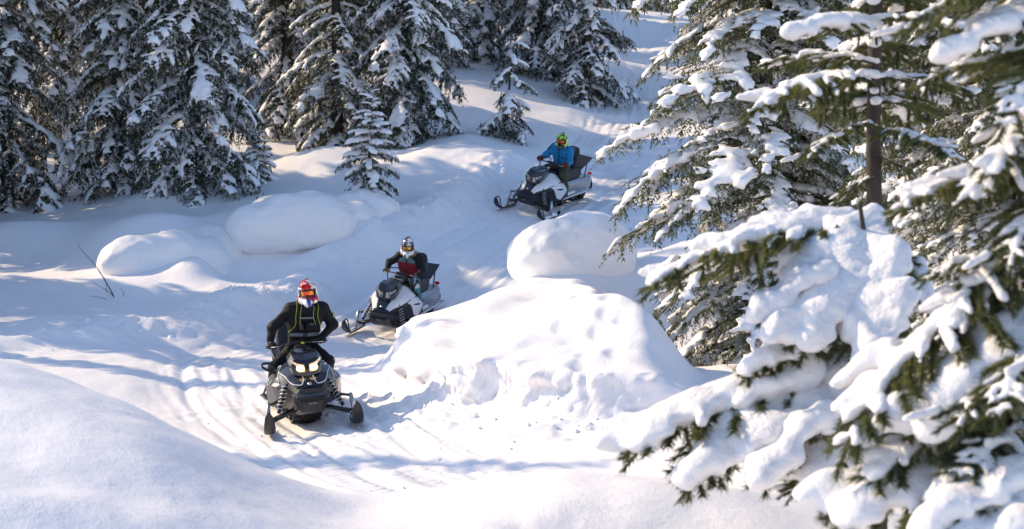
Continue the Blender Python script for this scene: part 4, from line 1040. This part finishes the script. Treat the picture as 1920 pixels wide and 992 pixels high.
def helmet(parent, loc, rotm, mats, lensmat):
    global _HELM
    if _HELM is None:
        (a, b), (c, d) = helmet_fields(); _HELM = (a, b, c, d)
    hs = mesh_obj("helmet", np_mesh("helmet", _HELM[0], _HELM[1]), M[mats[0]], parent); hs.location = loc; hs.rotation_euler = rotm
    mesh_obj("chin_bar", np_mesh("chin_bar", _HELM[2], _HELM[3]), M[mats[1]], hs)
    secs = []
    for f in np.linspace(0, 1, 6):
        y = -.075 - .155 * f; z = .135 + .018 * math.sin(f * 2.2) - .01 * f; w = .118 - .03 * f
        secs.append([(w * s, y + .045 * s * s * (1 - .3 * f), z - .045 * s * s) for s in np.linspace(-1, 1, 9)])
    V, F = loft(secs); o = part("peak", V, F, mats[2], hs, True); so = o.modifiers.new("solid", 'SOLIDIFY'); so.thickness = .008
    secs = []
    for z in np.linspace(-.038, .040, 5): secs.append([(.103 * math.sin(q), -.022 - .112 * math.cos(q) + abs(z) * .15, z) for q in np.linspace(-1.12, 1.12, 13)])
    V, F = loft(secs); g = part("goggles", V, F, lensmat, hs, True); so = g.modifiers.new("solid", 'SOLIDIFY'); so.thickness = .004
    rim = [(.105 * math.sin(q), -.026 - .114 * math.cos(q), .043) for q in np.linspace(-1.15, 1.15, 11)] + [(.105 * math.sin(q), -.026 - .114 * math.cos(q), -.041) for q in np.linspace(1.15, .25, 5)] + [(0, -.142, -.028)] + [(.105 * math.sin(q), -.026 - .114 * math.cos(q), -.041) for q in np.linspace(-.25, -1.15, 5)]
    ptube("goggle_frame", rim + [rim[0]], .008, 'black', g, 6)
    return hs
def hand_caps(G, a, wr):
    """a gloved fist closed round a grip at G whose bar runs along a; wr = wrist"""
    a = a / np.linalg.norm(a); f = v3(0, -1, 0); f = f - a * (f @ a); f /= np.linalg.norm(f); u = np.cross(a, f)
    if u[2] < 0: u = -u
    C = [(wr, G + u * .028 - f * .035, .036, .034)]
    for i, (ln) in enumerate((.9, 1.0, .97, .82)):
        k = G + a * ((1.5 - i) * .024) * 1.0
        p0 = k + u * .030 - f * .028; p1 = k + u * .036 + f * .012 * ln; p2 = k + u * .008 + f * .038 * ln; p3 = k - u * .022 + f * .022 * ln
        C += [(p0, p1, .0145, .0135), (p1, p2, .0135, .0125), (p2, p3, .0125, .0115)]
    C += [(G - a * .04 + u * .01 - f * .035, G - a * .045 - u * .018 - f * .012, .016, .0145), (G - a * .045 - u * .018 - f * .012, G - a * .03 - u * .026 + f * .018, .0145, .012), (G + a * .03 + u * .026 - f * .03, G - a * .03 + u * .026 - f * .03, .024, .024)]
    return C
def rider(label, loc, rotm, J, jm, tm, gm, helm, lensm, hrot, extras, mitt=False, vest=False):
    t = empty("person", loc); t.rotation_euler = rotm; tag(t, label, "person")
    j = {k: np.array(v, float) for k, v in J.items()}
    def limb(a, b, ra, rb): return (j[a], j[b], ra, rb)
    mid = (j['pelvis'] + j['chest']) / 2
    # body under the clothes: one continuous figure
    C = [(j['pelvis'], mid, .10, .085), (mid, j['chest'], .085, .085), (j['chest'], j['neck'], .085, .055), (j['neck'], j['head'], .055, .085)]
    for s in ('l', 'r'):
        C += [(j['chest'] * .3 + j['neck'] * .7, j['sh_' + s], .07, .06), limb('sh_' + s, 'el_' + s, .05, .04), limb('el_' + s, 'wr_' + s, .038, .028), limb('wr_' + s, 'ha_' + s, .028, .03), (j['pelvis'], j['hip_' + s], .11, .09), limb('hip_' + s, 'kn_' + s, .08, .058), limb('kn_' + s, 'an_' + s, .055, .04), limb('an_' + s, 'toe_' + s, .04, .03)]
    V, Q = caps_mesh(C, .02, .018); mesh_obj("body", np_mesh("body", V, Q), M['skin'], t)
    # jacket
    sw = (j['sh_l'] - j['sh_r']); sw /= np.linalg.norm(sw)
    def T(p, o, r_): return (p + sw * o, r_)
    tor = []
    for o in (-.075, .075):
        tor += [(j['pelvis'] + sw * o * .9 + v3(0, 0, -.05), mid + sw * o, .135, .125), (mid + sw * o, j['chest'] + sw * o * 1.25, .125, .135), (j['chest'] + sw * o * 1.25, j['neck'] + sw * o * .5, .13, .07)]
    tor.append((j['neck'], j['neck'] + (j['head'] - j['neck']) * .25, .085, .08))
    arm = []
    for s in ('l', 'r'):
        arm += [(j['chest'] * .35 + j['neck'] * .65, j['sh_' + s], .10, .088), limb('sh_' + s, 'el_' + s, .082, .066), limb('el_' + s, 'wr_' + s, .066, .048)]
    fold = [(.012, 9, 3), (.007, 22, 5)]
    if vest:
        for q in (0, 3):
            V, Q = caps_mesh(arm[q:q + 3], .014, .014, noise=fold); mesh_obj("sleeve", np_mesh("sleeve", V, Q), M['jk_black'], t)
        F_, lo, ax = caps_field([(a, b, ra + .006, rb + .006) for a, b, ra, rb in tor], .014, .02, noise=fold)
        X, Y, Z = np.meshgrid(*ax, indexing='ij'); zc = j['chest'][2] - .005
        for nm, cutf, mt in (("vest", lambda F: np.maximum(F, Z - zc), 'vest_red'), ("yoke", lambda F: np.maximum(F, zc - Z), 'yoke')):
            F2 = cutf(F_.copy()); F2[0] = F2[-1] = .5; F2[:, 0] = F2[:, -1] = .5; F2[:, :, 0] = F2[:, :, -1] = .5
            V, Q = surface_nets(F2, lo, .014); mesh_obj(nm, np_mesh(nm, V, Q), M[mt], t)
    else:
        V, Q = caps_mesh(tor + arm, .013, .02, noise=fold); mesh_obj("jacket", np_mesh("jacket", V, Q), M[jm], t)
    # trousers, boots, gloves
    L = [(j['pelvis'] + v3(0, 0, .03), j['pelvis'] - v3(0, 0, .02), .135, .135)]
    for s in ('l', 'r'):
        L += [limb('hip_' + s, 'kn_' + s, .115, .088), limb('kn_' + s, 'an_' + s, .088, .075)]
    V, Q = caps_mesh(L, .016, .018, noise=fold); mesh_obj("trousers", np_mesh("trousers", V, Q), M[tm], t)
    for s in ('l', 'r'):
        A_ = j['an_' + s]; B_ = j['toe_' + s]
        V, Q = caps_mesh([(A_ + v3(0, 0, .12), A_, .068, .06), (A_, B_, .056, .05), (A_ + v3(0, .03, -.02), B_ + v3(0, 0, -.015), .045, .045)], .014, .012); mesh_obj("boot", np_mesh("boot", V, Q), M['boot'], t)
        ba = (j['ha_l'] - j['ha_r']) * 0 + (v3(.14, .063, -.007) if j['ha_' + s][0] > 0 else v3(-.14, .063, -.007))
        hc = hand_caps(j['ha_' + s], ba, j['wr_' + s])
        if mitt: hc = [(a, b, ra * 1.25, rb * 1.25) for a, b, ra, rb in hc]
        V, Q = caps_mesh(hc, .0075, .006 if not mitt else .012); mesh_obj("glove", np_mesh("glove", V, Q), M[gm], t)
    helmet(t, tuple(j['head']), hrot, helm, lensm)
    extras(t, j, sw, mid)
    return t

def strap(name, pts, w, th, mat, parent, nrm=(0, -1, 0)):
    P = catmull(pts, .02); secs = []
    for i, p_ in enumerate(P):
        d = P[min(i + 1, len(P) - 1)] - P[max(i - 1, 0)]; d /= np.linalg.norm(d) + 1e-9; n_ = np.array(nrm, float); s_ = np.cross(d, n_); s_ /= np.linalg.norm(s_) + 1e-9; n_ = np.cross(s_, d)
        secs.append([p_ - s_ * w / 2 - n_ * th, p_ + s_ * w / 2 - n_ * th, p_ + s_ * w / 2 + n_ * th, p_ - s_ * w / 2 + n_ * th])
    V, F = loft(secs, close=True); return part(name, V, F, mat, parent)
def ex1(t, j, sw, mid):
    ch = j['chest']; nk = j['neck']
    fr = ch + v3(0, -.15, 0)
    for s in (-1, 1):
        pts = [nk + sw * s * .10 + v3(0, .03, .055), nk + sw * s * .115 + v3(0, -.075, -.01), ch + sw * s * .12 + v3(0, -.162, .02), ch + sw * s * .14 + v3(0, -.158, -.10), mid + sw * s * .19 + v3(0, -.06, -.02)]
        strap("shoulder_strap", pts, .055, .008, 'jk_black', t)
        for o in (-.03, .03): strap("piping", [p_ + sw * o + v3(0, -.008, 0) for p_ in pts], .006, .004, 'lime', t)
    strap("chest_strap", [ch + sw * q + v3(0, -.175 + abs(q) * .12, .0) for q in (-.13, 0, .13)], .022, .006, 'webbing', t)
    strap("waist_belt", [mid + sw * q + v3(0, -.150 + 1.6 * q * q, -.05) for q in (-.2, -.1, 0, .1, .2)], .045, .008, 'webbing', t)
    pbox("buckle", tuple(mid + v3(0, -.165, -.05)), (.06, .02, .04), 'black', t, .006)
    pbox("chest_pocket", tuple(ch + sw * .05 + v3(0, -.150, -.11)), (.15, .04, .12), 'jk_black', t, .012)
    pbox("pocket_badge", tuple(ch + sw * .055 + v3(0, -.173, -.085)), (.05, .005, .014), 'webbing', t, .002)
    pbox("radio", tuple(ch - sw * .09 + v3(0, -.160, -.12)), (.05, .04, .09), 'black', t, .008)
    V, Q = caps_mesh([(ch + v3(-.08, .2, .08), ch + v3(.08, .2, .08), .11, .11), (ch + v3(-.08, .2, -.2), ch + v3(.08, .2, -.2), .11, .11), (ch + v3(-.08, .2, .08), ch + v3(-.08, .2, -.2), .11, .11), (ch + v3(.08, .2, .08), ch + v3(.08, .2, -.2), .11, .11)], .02, .02)
    mesh_obj("backpack", np_mesh("backpack", V, Q), M['jk_black'], t)
    e = j['sh_l'] * .55 + j['el_l'] * .45; a = np.linspace(0, 2 * math.pi, 17)
    ptube("sleeve_emblem", [e + v3(.085, -.02 + .028 * math.cos(q), .035 * math.sin(q)) for q in a], .008, 'lime', t, 6)
    strap("trouser_mark", [j['kn_l'] * .7 + j['hip_l'] * .3 + v3(.085, -.06, .03), j['kn_l'] + v3(.08, -.05, .03)], .02, .004, 'lime', t)
def ex2(t, j, sw, mid):
    r = random.Random(3); tri = []
    for k in range(900):
        q = r.uniform(-2.6, 2.6); c = j['neck'] + v3(.12 * math.sin(q), -.02 - .10 * math.cos(q) * (.8 if abs(q) < 1.2 else 1), .035 + r.uniform(-.03, .03))
        if abs(q) < .7: continue
        d = v3(math.sin(q) + r.uniform(-.5, .5), -math.cos(q) * .6 + r.uniform(-.5, .5), r.uniform(-.8, .5)); d /= np.linalg.norm(d)
        s_ = np.cross(d, v3(r.uniform(-1, 1), r.uniform(-1, 1), r.uniform(-1, 1))); s_ = s_ / (np.linalg.norm(s_) + 1e-6) * .006
        tri += [c - s_, c + s_, c + d * r.uniform(.05, .09)]
    mesh_obj("fur_trim", np_mesh("fur_trim", np.array(tri), np.arange(len(tri)).reshape(-1, 3), False), M['fur'], t)
    strap("zipper", [j['neck'] + v3(0, -.10, -.02), j['chest'] + v3(.0, -.152, 0), mid + v3(0, -.14, 0), j['pelvis'] + v3(0, -.145, .0)], .012, .005, 'dark_patch', t)
def ex3(t, j, sw, mid):
    ch = j['chest']
    strap("zipper", [j['neck'] + v3(0, -.095, -.0), ch + v3(0, -.150, 0), mid + v3(0, -.138, 0), j['pelvis'] + v3(0, -.145, .0)], .012, .005, 'dark_patch', t)
    strap("pocket_zip", [ch + sw * .11 + v3(0, -.145, .0), ch + sw * .085 + v3(0, -.150, -.09)], .012, .005, 'dark_patch', t)
    e0, e1 = j['sh_r'], j['el_r']; strap("sleeve_patch", [e0 * .9 + e1 * .1 + v3(-.05, -.05, .06), e0 * .4 + e1 * .6 + v3(-.035, -.045, .062)], .06, .004, 'dark_patch', t, (-.5, -.3, .8))

def seat_on(px, py, Y, yaw):
    g = gp(px, py, Y); c, s = math.cos(yaw), math.sin(yaw)
    def at(x, y): X = g.x + x * c - y * s; Yv = g.y + x * s + y * c; return float(gz(np.array([X]), np.array([Yv]))[0])
    f = (at(-.5, -1.1) + at(.5, -1.1)) / 2; b = (at(-.2, 1.0) + at(.2, 1.0)) / 2; l = (at(-.5, -1.0) + at(-.3, .6)) / 2; r_ = (at(.5, -1.0) + at(.3, .6)) / 2
    pitch = math.atan2(b - f, 2.1); roll = -math.atan2(r_ - l, .8)
    z = max((f * 1.0 + b * 1.1) / 2.1, at(0, 0) - .12)
    R = (Matrix.Rotation(yaw, 4, 'Z') @ Matrix.Rotation(pitch, 4, 'X') @ Matrix.Rotation(roll, 4, 'Y'))
    return Vector((g.x, g.y, z)), yaw, pitch, roll, R.to_euler()
SIT = dict(pelvis=(0, .33, .96), chest=(0, .27, 1.24), neck=(0, .24, 1.40), head=(0, .17, 1.565), sh_l=(.20, .25, 1.36), sh_r=(-.20, .25, 1.36), el_l=(.33, .10, 1.14), el_r=(-.33, .10, 1.14), wr_l=(.345, -.05, 1.11), wr_r=(-.345, -.05, 1.11),
           ha_l=(.34, -.147, 1.088), ha_r=(-.34, -.147, 1.088), hip_l=(.12, .28, .92), hip_r=(-.12, .28, .92), kn_l=(.27, -.08, .83), kn_r=(-.27, -.08, .83), an_l=(.33, .06, .44), an_r=(-.33, .06, .44), toe_l=(.34, -.12, .39), toe_r=(-.34, -.12, .39))
STAND = dict(pelvis=(.10, .16, 1.06), chest=(.17, -.03, 1.42), neck=(.20, -.10, 1.59), head=(.22, -.17, 1.765), sh_l=(.40, -.05, 1.52), sh_r=(-.01, -.05, 1.56), el_l=(.54, -.02, 1.28), el_r=(-.29, -.05, 1.34), wr_l=(.36, -.06, 1.12), wr_r=(-.34, -.08, 1.15),
             ha_l=(.34, -.147, 1.088), ha_r=(-.34, -.147, 1.088), hip_l=(.20, .12, 1.0), hip_r=(-.01, .14, 1.0), kn_l=(.39, -.16, .79), kn_r=(-.33, -.12, .79), an_l=(.34, .12, .44), an_r=(-.34, .12, .44), toe_l=(.345, -.06, .39), toe_r=(-.345, -.06, .39))
L1 = list(seat_on(570, 780, 27.0, math.radians(13))); L1[2] += math.radians(-4.5); L1[0] = L1[0] - Vector((0, 0, .05))
L1[4] = (Matrix.Rotation(L1[1], 4, 'Z') @ Matrix.Rotation(L1[2], 4, 'X') @ Matrix.Rotation(L1[3], 4, 'Y')).to_euler()
snowmobile("black snowmobile with white line graphics and both headlights lit, front of the three", *L1[:4], 'dark', steer=math.radians(-4))
rider("rider in black jacket, red and white helmet, standing on the black snowmobile", L1[0], L1[4], STAND, 'jk_black', 'tr_black', 'glove', ('h1', 'h1c', 'h1p'), 'lens1', (math.radians(5), 0, math.radians(-10)), ex1)
L2 = seat_on(752, 600, 39.2, math.radians(-18))
snowmobile("white snowmobile half hidden by the snow bank, carrying the rider in the maroon vest", *L2[:4], 'white')
S2 = dict(SIT); S2.update(el_r=(-.38, .14, 1.2), chest=(0.0, .22, 1.26), neck=(0.0, .17, 1.42), head=(0, .08, 1.585), sh_l=(.18, .18, 1.36), sh_r=(-.18, .18, 1.36))
rider("rider in maroon vest with black sleeves and black and white helmet, on the middle snowmobile", L2[0], L2[4], S2, 'jk_black', 'camo2', 'glove', ('h2', 'h2c', 'h2p'), 'lens2', (math.radians(10), 0, math.radians(14)), ex2, vest=True) if M.setdefault('camo2', camo("teal_patterned_trousers", [(.03, .15, .17), (.6, .6, .6), (.02, .02, .025), (.04, .2, .22)], 7)) else None
L3 = seat_on(1030, 380, 46.6, math.radians(-31))
snowmobile("white snowmobile highest up the trail, carrying the rider in blue", *L3[:4], 'white', steer=math.radians(2))
rider("rider in bright blue jacket, olive trousers and neon yellow helmet", L3[0], L3[4], SIT, 'jk_blue', 'tr_olive', 'mitten', ('h3', 'h3c', 'h3p'), 'lens3', (math.radians(6), 0, math.radians(12)), ex3, mitt=True)

# ---------------------------------------------------------------- small things
def lump(seed, n=1):
    V, Q = caps_mesh([((0, 0, 0), (.4, .1, .05), .5, .42), ((.1, .3, .1), (.0, -.2, .1), .4, .35)], .30, .08, noise=[(.22, 1.6, seed), (.1, 4, seed + 1)])
    return V, Q
LUMPS = [lump(s) for s in range(6)]
def clods(name, pts, label):
    r = np.random.default_rng(5); VV = []; QQ = []; o = 0
    for x, y, s in pts:
        V, Q = LUMPS[int(r.integers(6))]; a = r.uniform(0, 6.28); R = rot(a, r.uniform(-.5, .5), r.uniform(-.5, .5)) * s
        z = float(gz(np.array([x]), np.array([y]))[0]); VV.append(V @ R.T + np.array([x, y, z + s * .1])); QQ.append(Q + o); o += len(V)
    ob = mesh_obj(name, np_mesh(name, np.concatenate(VV), np.concatenate(QQ)), M['snow']); tag(ob, label, "snow", None, "stuff"); return ob
r = np.random.default_rng(9)
pts = []
for k in range(170):        # crumbs at the foot of the cut bank
    i = int(r.integers(4, 11)); f = r.random(); a = BANK[i] * (1 - f) + BANK[i + 1] * f; b = BANK[i + 1] - BANK[i]; nrm = np.array([b[1], -b[0]]) / np.linalg.norm(b)
    if nrm[1] > 0: nrm = -nrm
    q = a + nrm * abs(r.normal(.35, .35)); pts.append((q[0], q[1], .012 + .045 * r.random() ** 4))
clods("snow_crumbs", pts, "crumbled snow lying along the foot of the cut bank")
pts = []
for k in range(240):        # crumbs on the ploughed edge left of the trail
    i = int(r.integers(0, len(BERM) - 1)); q = BERM[i] + r.normal(0, .38, 2) + np.array([.15, -.1]); pts.append((q[0], q[1], .018 + .06 * r.random() ** 3))
clods("snow_crumbs", pts, "crumbled snow scattered along the ploughed left edge of the trail")
pts = []
for k in range(160):
    i = int(r.integers(8, 60)); q = TRAIL[i] + r.normal(0, .7, 2); pts.append((q[0], q[1], .012 + .03 * r.random() ** 3))
clods("snow_crumbs", pts, "loose bits of snow thrown about the packed trail")

# bare twigs sticking out of the snow on the left
M['twig'] = simple("bare_twig_bark", (0.05, 0.035, 0.028), .8)
g = gp(222, 568, 39.3); t = empty("bare_shrub", g); tag(t, "bare dark twigs poking out of the snow below the rounded pillow on the left", "shrub")
rr = random.Random(4)
def twigp(px, py, Y): return W(px, py, Y) - g
for pts_, r0 in (([(222, 572, 39.3), (205, 540, 39.2), (180, 500, 39.1), (150, 465, 39.0), (147, 455, 39.0)], .014), ([(225, 570, 39.3), (205, 548, 39.0), (175, 530, 38.8)], .011), ([(215, 568, 39.2), (190, 558, 38.9), (168, 555, 38.7)], .009), ([(225, 570, 39.3), (232, 552, 39.2), (226, 540, 39.1)], .009), ([(200, 535, 39.2), (196, 520, 39.3), (190, 515, 39.3)], .006)):
    P = catmull([tuple(twigp(*q)) for q in pts_], .05); n_ = len(P); P[0][2] -= .15
    ptube("twig", list(P), [r0 * (1 - .75 * k / n_) for k in range(n_)], 'twig', t, 6)

# powder hanging in the air behind the machines
def powder(name, loc, size, dens, label):
    V, Q = caps_mesh([((-.5, 0, 0), (.5, 0, 0), .35, .28), ((-.1, .2, .1), (.3, .1, .15), .35, .3)], .12, .08)
    o = mesh_obj(name, np_mesh(name, V, Q)); o.location = loc; o.scale = size
    m = bpy.data.materials.new("powder_air"); m.use_nodes = True; nt = m.node_tree; nt.nodes.remove(nt.nodes["Principled BSDF"])
    v = nt.nodes.new("ShaderNodeVolumePrincipled"); v.inputs["Color"].default_value = (.95, .95, .97, 1); v.inputs["Anisotropy"].default_value = .3
    tc = nt.nodes.new("ShaderNodeTexCoord"); n = nt.nodes.new("ShaderNodeTexNoise"); n.inputs["Scale"].default_value = 2.6; n.inputs["Detail"].default_value = 4
    nt.links.new(tc.outputs["Object"], n.inputs["Vector"])
    ln = nt.nodes.new("ShaderNodeVectorMath"); ln.operation = 'LENGTH'; nt.links.new(tc.outputs["Object"], ln.inputs[0])
    fall = nt.nodes.new("ShaderNodeMapRange"); fall.inputs[1].default_value = .2; fall.inputs[2].default_value = .75; fall.inputs[3].default_value = 1; fall.inputs[4].default_value = 0
    nt.links.new(ln.outputs["Value"], fall.inputs[0])
    mr = nt.nodes.new("ShaderNodeMapRange"); mr.inputs[1].default_value = .42; mr.inputs[2].default_value = .75; mr.inputs[3].default_value = 0; mr.inputs[4].default_value = dens
    nt.links.new(n.outputs["Fac"], mr.inputs[0])
    mu = nt.nodes.new("ShaderNodeMath"); mu.operation = 'MULTIPLY'; nt.links.new(fall.outputs[0], mu.inputs[0]); nt.links.new(mr.outputs[0], mu.inputs[1])
    nt.links.new(mu.outputs[0], v.inputs["Density"]); nt.links.new(v.outputs[0], nt.nodes["Material Output"].inputs["Volume"])
    o.data.materials.append(m); tag(o, label, "snow dust", None, "stuff"); return o
p_ = W(1150, 345, 48.6); powder("snow_dust", p_, (1.5, 1.2, 1.0), 1.3, "faint powder hanging in the air behind the blue rider")
p_ = W(865, 530, 41.8); powder("snow_dust", p_, (1.1, 1.0, 1.0), .9, "faint powder hanging in the air behind the middle snowmobile")
